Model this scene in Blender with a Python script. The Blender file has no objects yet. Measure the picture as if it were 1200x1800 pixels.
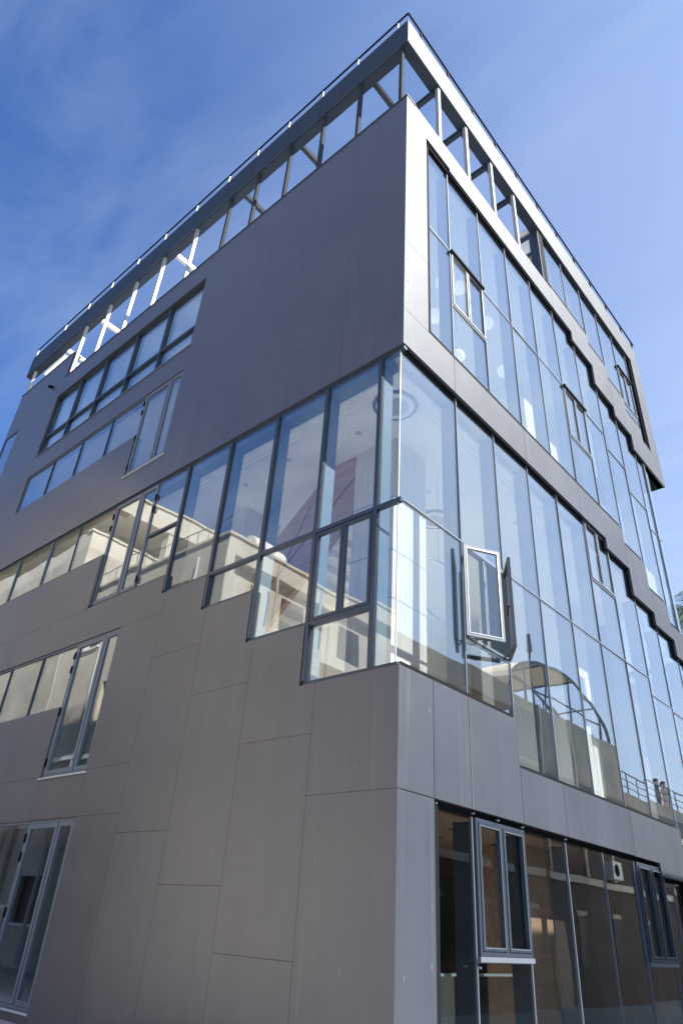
import bpy, bmesh, math, random
from mathutils import Matrix, Vector
random.seed(7)
S = bpy.context.scene
COL = S.collection
rad = math.radians

# ------------------------------------------------------------------ camera
cd = bpy.data.cameras.new('camera')
cam = bpy.data.objects.new('camera', cd); COL.objects.link(cam)
cd.sensor_width = 36; cd.sensor_fit = 'AUTO'; cd.lens = 23.819
cd.clip_start = 0.05; cd.clip_end = 6000
R = (Matrix.Rotation(0.755184532, 3, 'Z') @ Matrix.Rotation(2.12142790, 3, 'X') @ Matrix.Rotation(0.0685323574, 3, 'Z'))
cam.matrix_world = Matrix.Translation((5.15861, -6.75266, 1.6)) @ R.to_4x4()
S.camera = cam

# ------------------------------------------------------------------ sky, sun, exposure
SUN_AZ, SUN_EL = 23.0, 43.0          # degrees; azimuth from +X towards +Y
w = bpy.data.worlds.new('World'); S.world = w; w.use_nodes = True
nt = w.node_tree; nt.nodes.clear()
N = nt.nodes.new; L = nt.links.new
out = N('ShaderNodeOutputWorld'); bg = N('ShaderNodeBackground'); sky = N('ShaderNodeTexSky')
sky.sky_type = 'NISHITA'; sky.sun_disc = False
sky.sun_elevation = rad(SUN_EL); sky.sun_rotation = rad(90 - SUN_AZ)
sky.air_density = 1.0; sky.dust_density = 1.0; sky.ozone_density = 2.2
bg.inputs['Strength'].default_value = 0.064
tc = N('ShaderNodeTexCoord'); sep = N('ShaderNodeSeparateXYZ'); L(tc.outputs['Generated'], sep.inputs[0])
# thin high cloud: project the direction on a flat layer far overhead
zz = N('ShaderNodeMath'); zz.operation = 'MAXIMUM'; zz.inputs[1].default_value = 0.08; L(sep.outputs['Z'], zz.inputs[0])
dv = N('ShaderNodeVectorMath'); dv.operation = 'DIVIDE'; L(tc.outputs['Generated'], dv.inputs[0])
cz = N('ShaderNodeCombineXYZ')
for i in range(3): L(zz.outputs[0], cz.inputs[i])
L(cz.outputs[0], dv.inputs[1])
mp = N('ShaderNodeMapping'); mp.inputs['Rotation'].default_value = (0, 0, rad(28)); mp.inputs['Scale'].default_value = (0.9, 2.6, 1); mp.inputs['Location'].default_value = (3.1, 1.4, 0)
L(dv.outputs[0], mp.inputs['Vector'])
n1 = N('ShaderNodeTexNoise'); n1.inputs['Scale'].default_value = 1.1; n1.inputs['Detail'].default_value = 9; n1.inputs['Roughness'].default_value = 0.58; n1.inputs['Distortion'].default_value = 0.7
L(mp.outputs[0], n1.inputs['Vector'])
r1 = N('ShaderNodeMapRange'); r1.inputs['From Min'].default_value = 0.38; r1.inputs['From Max'].default_value = 0.85; r1.inputs['To Max'].default_value = 0.75; r1.clamp = True
L(n1.outputs['Fac'], r1.inputs['Value'])
mp2 = N('ShaderNodeMapping'); mp2.inputs['Scale'].default_value = (0.28, 0.4, 1); mp2.inputs['Location'].default_value = (5.7, 0.3, 0)
L(dv.outputs[0], mp2.inputs['Vector'])
n2 = N('ShaderNodeTexNoise'); n2.inputs['Scale'].default_value = 1.2; n2.inputs['Detail'].default_value = 3
L(mp2.outputs[0], n2.inputs['Vector'])
r2 = N('ShaderNodeMapRange'); r2.inputs['From Min'].default_value = 0.35; r2.inputs['From Max'].default_value = 0.7; r2.clamp = True
L(n2.outputs['Fac'], r2.inputs['Value'])
mm = N('ShaderNodeMath'); mm.operation = 'MULTIPLY'; L(r1.outputs[0], mm.inputs[0]); L(r2.outputs[0], mm.inputs[1])
# an even veil that thickens toward the sun side of the sky (thin cirrus)
vd = N('ShaderNodeVectorMath'); vd.operation = 'DOT_PRODUCT'; L(tc.outputs['Generated'], vd.inputs[0]); vd.inputs[1].default_value = (0.78, 0.62, -0.35)
rv = N('ShaderNodeMapRange'); rv.inputs['From Min'].default_value = -0.6; rv.inputs['From Max'].default_value = 1.0; rv.inputs['To Min'].default_value = 0.0; rv.inputs['To Max'].default_value = 0.9; rv.clamp = True
L(vd.outputs['Value'], rv.inputs['Value'])
mx = N('ShaderNodeMath'); mx.operation = 'ADD'; mx.use_clamp = True; L(mm.outputs[0], mx.inputs[0]); L(rv.outputs[0], mx.inputs[1])
mix = N('ShaderNodeMix'); mix.data_type = 'RGBA'
L(mx.outputs[0], mix.inputs['Factor']); 
tint = N('ShaderNodeMix'); tint.data_type = 'RGBA'; tint.blend_type = 'MULTIPLY'; tint.inputs['Factor'].default_value = 1
L(sky.outputs[0], tint.inputs['A']); tint.inputs['B'].default_value = (0.60, 0.92, 1.40, 1)
L(tint.outputs['Result'], mix.inputs['A']); mix.inputs['B'].default_value = (4.6, 5.5, 6.9, 1)
L(mix.outputs['Result'], bg.inputs['Color']); L(bg.outputs[0], out.inputs[0])

sd = bpy.data.lights.new('sun', 'SUN'); sd.energy = 5.0; sd.angle = rad(0.55); sd.color = (1.0, 0.95, 0.87)
sun = bpy.data.objects.new('sun', sd); COL.objects.link(sun)
sdir = Vector((math.cos(rad(SUN_AZ)) * math.cos(rad(SUN_EL)), math.sin(rad(SUN_AZ)) * math.cos(rad(SUN_EL)), math.sin(rad(SUN_EL))))
sun.rotation_euler = sdir.to_track_quat('Z', 'Y').to_euler(); sun.location = (30, 20, 40)

S.view_settings.view_transform = 'Standard'; S.view_settings.look = 'None'
S.view_settings.exposure = 1.38; S.view_settings.gamma = 1; S.view_settings.use_curve_mapping = False
S.render.engine = 'CYCLES'
cy = S.cycles
cy.use_denoising = True
cy.max_bounces = 12; cy.diffuse_bounces = 7; cy.glossy_bounces = 5; cy.transparent_max_bounces = 24; cy.transmission_bounces = 4
cy.sample_clamp_indirect = 20; cy.caustics_reflective = False; cy.caustics_refractive = False

# ------------------------------------------------------------------ materials
def newmat(name):
    m = bpy.data.materials.new(name); m.use_nodes = True
    t = m.node_tree; b = t.nodes['Principled BSDF']
    return m, t, b
def plain(name, col, rough=0.6, spec=0.5, metal=0.0, var=0.08, scale=2.0, bump=0.0, bscale=30):
    m, t, b = newmat(name)
    b.inputs['Roughness'].default_value = rough; b.inputs['Metallic'].default_value = metal
    b.inputs['Specular IOR Level'].default_value = spec
    g = t.nodes.new('ShaderNodeNewGeometry')
    n = t.nodes.new('ShaderNodeTexNoise'); n.inputs['Scale'].default_value = scale; n.inputs['Detail'].default_value = 5
    t.links.new(g.outputs['Position'], n.inputs['Vector'])
    mr = t.nodes.new('ShaderNodeMapRange'); mr.inputs['From Min'].default_value = 0.25; mr.inputs['From Max'].default_value = 0.75
    mr.inputs['To Min'].default_value = 1 - var; mr.inputs['To Max'].default_value = 1 + var
    t.links.new(n.outputs['Fac'], mr.inputs['Value'])
    v = t.nodes.new('ShaderNodeVectorMath'); v.operation = 'SCALE'; v.inputs[0].default_value = col
    t.links.new(mr.outputs[0], v.inputs['Scale']); t.links.new(v.outputs[0], b.inputs['Base Color'])
    if bump:
        n2 = t.nodes.new('ShaderNodeTexNoise'); n2.inputs['Scale'].default_value = bscale; n2.inputs['Detail'].default_value = 4
        t.links.new(g.outputs['Position'], n2.inputs['Vector'])
        bp = t.nodes.new('ShaderNodeBump'); bp.inputs['Strength'].default_value = bump; bp.inputs['Distance'].default_value = 0.02
        t.links.new(n2.outputs['Fac'], bp.inputs['Height']); t.links.new(bp.outputs[0], b.inputs['Normal'])
    return m

def panel_material(name, col, metal=0.0, ro=(0.44, 0.54), spec=0.5):
    m, t, b = newmat(name); b.inputs['Metallic'].default_value = metal; A = t.nodes.new; K = t.links.new
    g = A('ShaderNodeNewGeometry'); oi = A('ShaderNodeObjectInfo')
    # wide soft soiling
    n = A('ShaderNodeTexNoise'); n.inputs['Scale'].default_value = 0.55; n.inputs['Detail'].default_value = 7; n.inputs['Roughness'].default_value = 0.6
    K(g.outputs['Position'], n.inputs['Vector'])
    # fine upright streaks of the brushed coating
    ms = A('ShaderNodeMapping'); ms.inputs['Scale'].default_value = (26, 26, 1.1); K(g.outputs['Position'], ms.inputs['Vector'])
    s = A('ShaderNodeTexNoise'); s.inputs['Scale'].default_value = 1.0; s.inputs['Detail'].default_value = 5; K(ms.outputs[0], s.inputs['Vector'])
    ms2 = A('ShaderNodeMapping'); ms2.inputs['Scale'].default_value = (3.2, 3.2, .35); K(g.outputs['Position'], ms2.inputs['Vector'])
    s2 = A('ShaderNodeTexNoise'); s2.inputs['Scale'].default_value = 1.0; s2.inputs['Detail'].default_value = 6; K(ms2.outputs[0], s2.inputs['Vector'])
    def rng(src, a, b_, lo=0.3, hi=0.7):
        r = A('ShaderNodeMapRange'); r.inputs['From Min'].default_value = lo; r.inputs['From Max'].default_value = hi
        r.inputs['To Min'].default_value = a; r.inputs['To Max'].default_value = b_; K(src, r.inputs['Value']); return r.outputs[0]
    def mul(a, b_):
        q = A('ShaderNodeMath'); q.operation = 'MULTIPLY'; K(a, q.inputs[0]); K(b_, q.inputs[1]); return q.outputs[0]
    f = mul(mul(rng(n.outputs['Fac'], 0.90, 1.10), rng(s.outputs['Fac'], 0.955, 1.045)), mul(rng(s2.outputs['Fac'], 0.94, 1.06), rng(oi.outputs['Random'], 0.985, 1.015, 0, 1)))
    v = A('ShaderNodeVectorMath'); v.operation = 'SCALE'; v.inputs[0].default_value = col; K(f, v.inputs['Scale'])
    # sparse pale scratches and chips
    ms3 = A('ShaderNodeMapping'); ms3.inputs['Scale'].default_value = (9, 9, 1.3); ms3.inputs['Rotation'].default_value = (0.12, 0.1, 0); K(g.outputs['Position'], ms3.inputs['Vector'])
    vo = A('ShaderNodeTexVoronoi'); vo.inputs['Scale'].default_value = 0.8; K(ms3.outputs[0], vo.inputs['Vector'])
    sc = A('ShaderNodeMapRange'); sc.inputs['From Min'].default_value = 0.02; sc.inputs['From Max'].default_value = 0.05; sc.inputs['To Min'].default_value = 0.35; sc.inputs['To Max'].default_value = 0; K(vo.outputs['Distance'], sc.inputs['Value'])
    mxx = A('ShaderNodeMix'); mxx.data_type = 'RGBA'; K(sc.outputs[0], mxx.inputs['Factor']); K(v.outputs[0], mxx.inputs['A']); mxx.inputs['B'].default_value = (0.4, 0.4, 0.42, 1)
    K(mxx.outputs['Result'], b.inputs['Base Color'])
    K(rng(n.outputs['Fac'], *ro), b.inputs['Roughness'])
    b.inputs['Specular IOR Level'].default_value = spec
    # oil-canning and brushed relief
    w_ = A('ShaderNodeTexNoise'); w_.inputs['Scale'].default_value = 0.9; w_.inputs['Detail'].default_value = 1; K(g.outputs['Position'], w_.inputs['Vector'])
    b1 = A('ShaderNodeBump'); b1.inputs['Strength'].default_value = 0.25; b1.inputs['Distance'].default_value = 0.05; K(w_.outputs['Fac'], b1.inputs['Height'])
    b2 = A('ShaderNodeBump'); b2.inputs['Strength'].default_value = 0.12; b2.inputs['Distance'].default_value = 0.004; K(s.outputs['Fac'], b2.inputs['Height']); K(b1.outputs[0], b2.inputs['Normal'])
    K(b2.outputs[0], b.inputs['Normal'])
    # faint rain runs and a few dried drips of their own shape
    md = A('ShaderNodeMapping'); md.inputs['Scale'].default_value = (7, 7, .16); K(g.outputs['Position'], md.inputs['Vector'])
    dn = A('ShaderNodeTexNoise'); dn.inputs['Scale'].default_value = 1.0; dn.inputs['Detail'].default_value = 3; K(md.outputs[0], dn.inputs['Vector'])
    dr = A('ShaderNodeMapRange'); dr.inputs['From Min'].default_value = 0.64; dr.inputs['From Max'].default_value = 0.74; dr.inputs['To Min'].default_value = 0; dr.inputs['To Max'].default_value = 0.10; K(dn.outputs['Fac'], dr.inputs['Value'])
    m4 = A('ShaderNodeMix'); m4.data_type = 'RGBA'; K(dr.outputs[0], m4.inputs['Factor']); K(mxx.outputs['Result'], m4.inputs['A']); m4.inputs['B'].default_value = (0.3, 0.28, 0.26, 1)
    K(m4.outputs['Result'], b.inputs['Base Color'])
    return m

def glass_material(name, r0, tintc, wob=0.5, pw=3.5):
    m = bpy.data.materials.new(name); m.use_nodes = True; t = m.node_tree; t.nodes.clear(); A = t.nodes.new; K = t.links.new
    o = A('ShaderNodeOutputMaterial'); g = A('ShaderNodeNewGeometry')
    d = A('ShaderNodeVectorMath'); d.operation = 'DOT_PRODUCT'; K(g.outputs['Normal'], d.inputs[0]); K(g.outputs['Incoming'], d.inputs[1])
    a = A('ShaderNodeMath'); a.operation = 'ABSOLUTE'; K(d.outputs['Value'], a.inputs[0])
    s = A('ShaderNodeMath'); s.operation = 'SUBTRACT'; s.inputs[0].default_value = 1; K(a.outputs[0], s.inputs[1])
    p = A('ShaderNodeMath'); p.operation = 'POWER'; K(s.outputs[0], p.inputs[0]); p.inputs[1].default_value = pw
    r = A('ShaderNodeMapRange'); r.inputs['To Min'].default_value = r0; r.inputs['To Max'].default_value = 1; K(p.outputs[0], r.inputs['Value'])
    n = A('ShaderNodeTexNoise'); n.inputs['Scale'].default_value = 0.8; n.inputs['Detail'].default_value = 1; K(g.outputs['Position'], n.inputs['Vector'])
    b = A('ShaderNodeBump'); b.inputs['Strength'].default_value = wob; b.inputs['Distance'].default_value = 0.012; K(n.outputs['Fac'], b.inputs['Height'])
    gl = A('ShaderNodeBsdfGlossy'); gl.inputs['Roughness'].default_value = 0.0; gl.inputs['Color'].default_value = (0.95, 0.98, 1, 1); K(b.outputs[0], gl.inputs['Normal'])
    tr = A('ShaderNodeBsdfTransparent'); tr.inputs['Color'].default_value = (*tintc, 1)
    mxs = A('ShaderNodeMixShader'); K(r.outputs[0], mxs.inputs[0]); K(tr.outputs[0], mxs.inputs[1]); K(gl.outputs[0], mxs.inputs[2]); K(mxs.outputs[0], o.inputs[0])
    return m

def wood_material(name, c1, c2, axis=2, plank=0.0):
    m, t, b = newmat(name); A = t.nodes.new; K = t.links.new
    g = A('ShaderNodeNewGeometry'); mp_ = A('ShaderNodeMapping')
    sc = [14, 14, 14]; sc[axis] = 0.9; mp_.inputs['Scale'].default_value = sc; K(g.outputs['Position'], mp_.inputs['Vector'])
    n = A('ShaderNodeTexNoise'); n.inputs['Scale'].default_value = 1; n.inputs['Detail'].default_value = 6; n.inputs['Distortion'].default_value = 0.4; K(mp_.outputs[0], n.inputs['Vector'])
    cr = A('ShaderNodeValToRGB'); cr.color_ramp.elements[0].position = 0.3; cr.color_ramp.elements[1].position = 0.7
    cr.color_ramp.elements[0].color = (*c1, 1); cr.color_ramp.elements[1].color = (*c2, 1); K(n.outputs['Fac'], cr.inputs[0]); K(cr.outputs[0], b.inputs['Base Color'])
    b.inputs['Roughness'].default_value = 0.5
    return m

M = {}
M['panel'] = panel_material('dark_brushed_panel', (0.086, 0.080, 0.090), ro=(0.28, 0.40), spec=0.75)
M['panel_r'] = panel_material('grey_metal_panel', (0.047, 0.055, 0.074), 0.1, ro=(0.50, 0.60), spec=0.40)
M['fascia'] = panel_material('navy_grey_fascia', (0.020, 0.030, 0.046), ro=(0.5, 0.6), spec=0.4)
M['blind'] = plain('pale_blue_blind', (0.52, 0.60, 0.66), 0.8)
M['glass'] = glass_material('clear_blue_glass', 0.095, (0.965, 0.985, 0.99), 0.28)
M['glass_street'] = glass_material('reflective_street_glass', 0.15, (0.935, 0.965, 0.975), 0.25, 2.7)
M['glass_dark'] = glass_material('ground_floor_glass', 0.05, (0.80, 0.84, 0.84), 0.2)
M['frame'] = plain('navy_anodised_frame', (0.030, 0.042, 0.062), 0.35, var=0.1, scale=6)
M['frame_grey'] = plain('blue_grey_window_frame', (0.13, 0.15, 0.18), 0.4, var=0.08, scale=5)
M['fin'] = plain('painted_steel_fin', (0.10, 0.155, 0.20), 0.4, var=0.05, scale=4)
M['fin_dark'] = plain('dark_steel_fin', (0.05, 0.07, 0.10), 0.45, var=0.05, scale=4)
M['black'] = plain('black_rubber', (0.006, 0.007, 0.010), 0.85, 0.15)
M['joint'] = plain('blue_grey_glazing_joint', (0.12, 0.14, 0.18), 0.45)
M['alu'] = plain('bright_aluminium_bead', (0.55, 0.58, 0.62), 0.35, metal=0.6)
M['post'] = plain('pale_sunlit_steel', (0.32, 0.33, 0.35), 0.42, var=0.08, scale=5)  # pale steel; on the far posts its paleness stands in for sun glare
M['post_shaded'] = plain('shaded_post_steel', (0.035, 0.042, 0.055), 0.9, 0.15, var=0.15, scale=5)  # darker copy of the post steel, shade of the near posts painted in
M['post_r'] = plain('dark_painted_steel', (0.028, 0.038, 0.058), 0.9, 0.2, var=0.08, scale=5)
M['white'] = plain('white_plaster', (0.90, 0.90, 0.89), 0.8, var=0.03)
M['ceil'] = plain('grey_white_ceiling', (0.92, 0.915, 0.90), 0.85, var=0.03)
M['sill'] = plain('white_stone_sill', (0.5, 0.5, 0.52), 0.5)
M['floor'] = plain('pale_floor_tile', (0.82, 0.80, 0.76), 0.35, var=0.05)
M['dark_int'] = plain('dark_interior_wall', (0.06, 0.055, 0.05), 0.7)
M['oak'] = wood_material('light_oak', (0.56, 0.52, 0.48), (0.68, 0.65, 0.61), 2)
M['walnut'] = wood_material('walnut_stair_cladding', (0.34, 0.185, 0.12), (0.48, 0.29, 0.20), 0)
M['ply'] = wood_material('brown_timber_ceiling', (0.46, 0.25, 0.16), (0.62, 0.38, 0.26), 1)
M['lamp'] = plain('white_globe', (0.88, 0.88, 0.86), 0.35)
b_l = M['lamp'].node_tree.nodes['Principled BSDF']; b_l.inputs['Emission Color'].default_value = (1, 0.98, 0.95, 1); b_l.inputs['Emission Strength'].default_value = 0.25
M['concrete'] = plain('cream_render', (0.58, 0.53, 0.44), 0.9, var=0.16, scale=0.8, bump=0.25, bscale=6)
M['concrete2'] = plain('grey_cream_render', (0.47, 0.43, 0.36), 0.9, var=0.22, scale=0.9, bump=0.25, bscale=6)
M['brownwall'] = plain('weathered_brown_wall', (0.10, 0.083, 0.07), 0.9, var=0.25, scale=0.7)
M['terrace_render'] = plain('aged_terrace_render', (0.27, 0.24, 0.19), 0.9, var=0.3, scale=1.1)
M['streetwall'] = plain('brown_street_wall', (0.085, 0.06, 0.045), 0.9, var=0.3, scale=0.9)
M['darkwin'] = plain('dark_shutter', (0.035, 0.025, 0.02), 0.5)
M['canvas'] = plain('cream_canvas', (0.62, 0.52, 0.38), 0.8)
M['steel_dark'] = plain('dark_steel_tube', (0.04, 0.045, 0.055), 0.45)
M['asphalt'] = plain('worn_concrete_street', (0.275, 0.27, 0.26), 0.9, var=0.2, scale=1.5, bump=0.4, bscale=80)
M['paving'] = plain('concrete_paving', (0.42, 0.40, 0.37), 0.85, var=0.15, scale=1.2)
M['earth'] = plain('dry_ground', (0.17, 0.16, 0.13), 0.95, var=0.25, scale=0.05)
M['leaf'] = plain('palm_frond_green', (0.045, 0.085, 0.03), 0.5, var=0.3, scale=3)
M['trunk'] = plain('palm_trunk', (0.16, 0.13, 0.10), 0.9, var=0.3, scale=6, bump=0.6, bscale=20)
M['skin'] = plain('skin', (0.38, 0.22, 0.15), 0.6)
M['darkcloth'] = plain('dark_cloth', (0.05, 0.04, 0.045), 0.9)
M['beigecloth'] = plain('beige_cloth', (0.45, 0.38, 0.28), 0.9)
M['hair'] = plain('black_hair', (0.015, 0.012, 0.01), 0.7)

# ------------------------------------------------------------------ mesh helpers
def FL(u, z, d): return (-u, d, z)          # long facade, plane y = 0
def FR(v, z, d): return (-d, v, z)          # street facade, plane x = 0
def W3D(x, y, z): return (x, y, z)
def link(name, bm, mat, parent=None, smooth=False):
    bmesh.ops.recalc_face_normals(bm, faces=bm.faces)
    me = bpy.data.meshes.new(name); bm.to_mesh(me); bm.free()
    me.materials.append(mat)
    if smooth:
        for p in me.polygons: p.use_smooth = True
    o = bpy.data.objects.new(name, me); COL.objects.link(o)
    if parent: o.parent = parent
    return o
def fbox(bm, F, a0, a1, z0, z1, d0, d1):
    vs = [bm.verts.new(F(a, z, d)) for a in (a0, a1) for z in (z0, z1) for d in (d0, d1)]
    for f in ((0,1,3,2),(4,6,7,5),(0,4,5,1),(2,3,7,6),(0,2,6,4),(1,5,7,3)):
        bm.faces.new([vs[i] for i in f])
def wbox(bm, x0, x1, y0, y1, z0, z1):
    fbox(bm, lambda a, z, d: (a, d, z), x0, x1, z0, z1, y0, y1)
def box_obj(name, mat, parent, x0, x1, y0, y1, z0, z1):
    bm = bmesh.new(); wbox(bm, x0, x1, y0, y1, z0, z1); return link(name, bm, mat, parent)
def tube(bm, a, b, r, n=8, r2=None):
    a = Vector(a); b = Vector(b); r2 = r if r2 is None else r2
    d = (b - a).normalized(); s = d.orthogonal().normalized(); t = d.cross(s)
    ra = []; rb = []
    for i in range(n):
        c = math.cos(2*math.pi*i/n); q = math.sin(2*math.pi*i/n)
        ra.append(bm.verts.new(a + (s*c + t*q)*r)); rb.append(bm.verts.new(b + (s*c + t*q)*r2))
    for i in range(n): bm.faces.new([ra[i], ra[(i+1) % n], rb[(i+1) % n], rb[i]])
    bm.faces.new(ra[::-1]); bm.faces.new(rb)
def bar(bm, a, b, w_, h, up=(0, 0, 1)):
    a = Vector(a); b = Vector(b); d = (b - a).normalized(); s = d.cross(Vector(up)).normalized()*w_/2; t = s.cross(d).normalized()*h/2
    P = [bm.verts.new(p + i*s + j*t) for p in (a, b) for i, j in ((-1,-1),(1,-1),(1,1),(-1,1))]
    for f in ((3,2,1,0),(4,5,6,7),(0,1,5,4),(1,2,6,5),(2,3,7,6),(3,0,4,7)): bm.faces.new([P[i] for i in f])
def cells(F, rects, holes, d0, d1, only=None):
    """union of rects minus holes, extruded from depth d0 to d1 as one mesh"""
    bm = bmesh.new()
    A = sorted({round(x, 4) for r in rects + holes for x in r[:2]}); Z = sorted({round(x, 4) for r in rects + holes for x in r[2:]})
    def inside(rs, a, z): return any(r[0] < a < r[1] and r[2] < z < r[3] for r in rs)
    keep = {}
    for i in range(len(A)-1):
        for j in range(len(Z)-1):
            a = (A[i]+A[i+1])/2; z = (Z[j]+Z[j+1])/2
            if inside(rects, a, z) and not inside(holes, a, z): keep[i, j] = 1
    if only is not None:
        comps = []; left = set(keep)
        while left:
            st = [min(left)]; c = set(st); left.discard(st[0])
            while st:
                i, j = st.pop()
                for q in ((i-1, j), (i+1, j), (i, j-1), (i, j+1)):
                    if q in left: left.discard(q); c.add(q); st.append(q)
            comps.append(c)
        keep = comps[only] if only < len(comps) else {}
    vc = {}
    def V(i, j, d):
        k = (i, j, d)
        if k not in vc: vc[k] = bm.verts.new(F(A[i], Z[j], d))
        return vc[k]
    for (i, j) in keep:
        bm.faces.new([V(i, j, d0), V(i+1, j, d0), V(i+1, j+1, d0), V(i, j+1, d0)])
        bm.faces.new([V(i, j, d1), V(i, j+1, d1), V(i+1, j+1, d1), V(i+1, j, d1)])
        for (di, dj, p, q) in ((-1,0,(i,j),(i,j+1)), (1,0,(i+1,j),(i+1,j+1)), (0,-1,(i,j),(i+1,j)), (0,1,(i,j+1),(i+1,j+1))):
            if (i+di, j+dj) not in keep:
                bm.faces.new([V(*p, d0), V(*q, d0), V(*q, d1), V(*p, d1)])
    return bm, len(keep)
def thing(name, label, cat, loc=(0, 0, 0), group=None, rz=0):
    o = bpy.data.objects.new(name, None); COL.objects.link(o); o.location = loc; o.rotation_euler = (0, 0, rz)
    o['label'] = label; o['category'] = cat
    if group: o['group'] = group
    return o
def tag(o, label, cat, group=None):
    o['label'] = label; o['category'] = cat
    if group: o['group'] = group
    return o
def structure(o): o['kind'] = 'structure'; return o

# ------------------------------------------------------------------ ground
bm = bmesh.new(); wbox(bm, -2500, 2500, -2500, 2500, -1.0, -0.13); structure(link('ground', bm, M['earth']))
bm = bmesh.new(); wbox(bm, -45, 40, -60, 60, -0.3, -0.10); structure(link('road', bm, M['asphalt']))
bm = bmesh.new(); wbox(bm, -24, 1.6, -1.5, 22, -0.25, 0.02); structure(link('pavement', bm, M['paving']))
bm = bmesh.new(); wbox(bm, 1.6, 1.75, -1.65, 22, -0.25, 0.03); wbox(bm, -24, 1.6, -1.65, -1.5, -0.25, 0.03); structure(link('kerb', bm, M['sill']))

# ------------------------------------------------------------------ the office building
B = thing('office_building', 'tall corner office block clad in dark metal panels with stepped glass walls', 'building')

# ---- openings
OL = {
 'corner': [(-1, 1.80, 4.55, 10.33), (1.80, 3.15, 5.49, 10.33), (3.15, 4.55, 6.40, 10.33), (4.55, 5.98, 7.10, 10.33), (5.98, 8.95, 7.50, 10.33), (8.95, 15.78, 8.87, 10.33)],
 'fifth': [(7.22, 15.78, 14.80, 17.55)],
 'fourth': [(7.24, 8.95, 11.15, 13.93), (8.95, 15.78, 12.50, 13.93)],
 'second': [(7.25, 8.98, 3.82, 6.68), (8.98, 15.78, 5.22, 6.68)],
 'first': [(7.22, 8.97, 0.18, 3.03), (8.97, 15.78, 1.56, 3.03)],
 'end': [(18.75, 19.8, 13.0, 17.4)],
}
OR = {
 'ground': [(0.78, 8.42, 0.05, 3.05), (8.42, 9.12, 0.05, 2.82)],
 'entry': [(9.12, 9.97, 0.05, 2.82)],
 'lower': [(-1, 3.05, 4.56, 10.33), (3.05, 8.43, 3.84, 10.33), (8.43, 9.82, 3.84, 10.05), (9.82, 9.97, 3.84, 9.31), (9.97, 11.2, 3.5, 9.31), (11.2, 12.52, 3.5, 8.96), (12.52, 13.45, 3.5, 8.5)],
 'middle': [(0.77, 8.43, 11.22, 17.62), (8.43, 9.82, 11.22, 17.27), (9.82, 11.2, 10.77, 16.5), (11.2, 12.52, 10.0, 16.15), (12.52, 13.55, 9.42, 15.58)],
 'upper': [(7.06, 9.82, 18.56, 21.13), (9.82, 11.2, 18.2, 21.13), (11.2, 12.52, 17.7, 21.13), (12.52, 13.8, 17.2, 21.13), (13.8, 14.5, 16.65, 21.13)],
}
HL = [r for k in OL for r in OL[k]]; HR = [r for k in OR for r in OR[k]]
G = 0.004     # half joint
def panels(F, rects, holes, mat, g=G, thick=0.06, parent=B, eps=0.002):
    for (a0, a1, z0, z1) in rects:
        g = (0.0013 if z0 > 10.4 else 0.0024) if F is FL else 0.0055
        lo = a0 + g if a0 > 0.01 else eps
        for k in range(6):
            bm, n = cells(F, [(lo, a1-g, z0+g, z1-g)], holes, 0.0, thick, k)
            if not n: bm.free(); break
            link('panel', bm, mat, parent)
PL = []
def column(a0, a1, zs):
    for i in range(len(zs)-1): PL.append((a0, a1, zs[i], zs[i+1]))
column(0, 1.48, [-0.1, 3.05, 7.5, 11.2, 14.5, 17.75, 18.45])
column(1.48, 2.95, [-0.1, 1.24, 3.85, 7.5, 11.8, 14.9, 17.75, 18.45])
column(2.95, 4.38, [-0.1, 2.0, 4.8, 7.5, 12.2, 15.2, 17.75, 18.45])
column(4.38, 5.82, [-0.1, 2.73, 5.73, 7.5, 10.9, 13.7, 17.75, 18.45])
column(5.82, 7.24, [-0.1, 3.04, 3.85, 6.66, 9.0, 11.06, 14.2, 17.75, 18.45])
column(7.24, 8.96, [-0.1, 0.17, 3.04, 3.84, 6.66, 7.5, 11.06, 14.73, 17.75, 18.45])
for a0, a1 in ((8.96, 10.64), (10.64, 12.35), (12.35, 14.05), (14.05, 15.74)):
    column(a0, a1, [-0.1, 0.8, 3.84, 7.5, 11.06, 14.73, 17.75, 18.45])
column(15.74, 17.8, [-0.1, 3.84, 7.5, 11.06, 14.73, 17.75, 19.72]); column(17.8, 19.9, [-0.1, 3.84, 7.5, 11.06, 14.73, 17.75, 19.72])
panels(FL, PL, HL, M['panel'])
PR = [(0, 0.77, -0.1, 3.05), (0, 0.77, 3.05, 4.56), (0, 0.77, 11.22, 13.15), (0, 0.77, 13.15, 17.71),
      (0.77, 1.65, 3.05, 4.56), (1.65, 3.05, 3.05, 4.56), (3.05, 4.48, 3.05, 3.84), (4.48, 7.2, 3.05, 3.84), (7.2, 9.97, 2.81, 3.84)]
for a0, a1, z0, z1 in ((0, 1.62, 10.33, 11.22), (1.62, 4.37, 10.33, 11.22), (4.37, 7.07, 10.33, 11.22), (7.07, 9.82, 9.3, 11.22), (9.82, 12.52, 8.4, 11.22), (12.52, 13.55, 8.4, 9.42)):
    PR.append((a0, a1, z0, z1))
for a0, a1 in ((0, 1.76), (1.76, 4.48), (4.48, 7.28)): PR.append((a0, a1, 17.62, 18.5) if a0 > 0 else (0, 1.76, 17.71, 18.5))
for a0, a1 in ((7.28, 9.87), (9.87, 11.2), (11.2, 12.9), (12.9, 15.35)): PR.append((a0, a1, 15.58, 18.56))
for z0, z1 in ((16.66, 18.6), (18.6, 21.13)): PR.append((14.5, 15.35, z0, z1))
HRp = HR + [(13.55, 15.4, 0, 15.58), (7.28, 12.0, 18.56, 19), (12.9, 14.5, 18.0, 19)]
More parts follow.
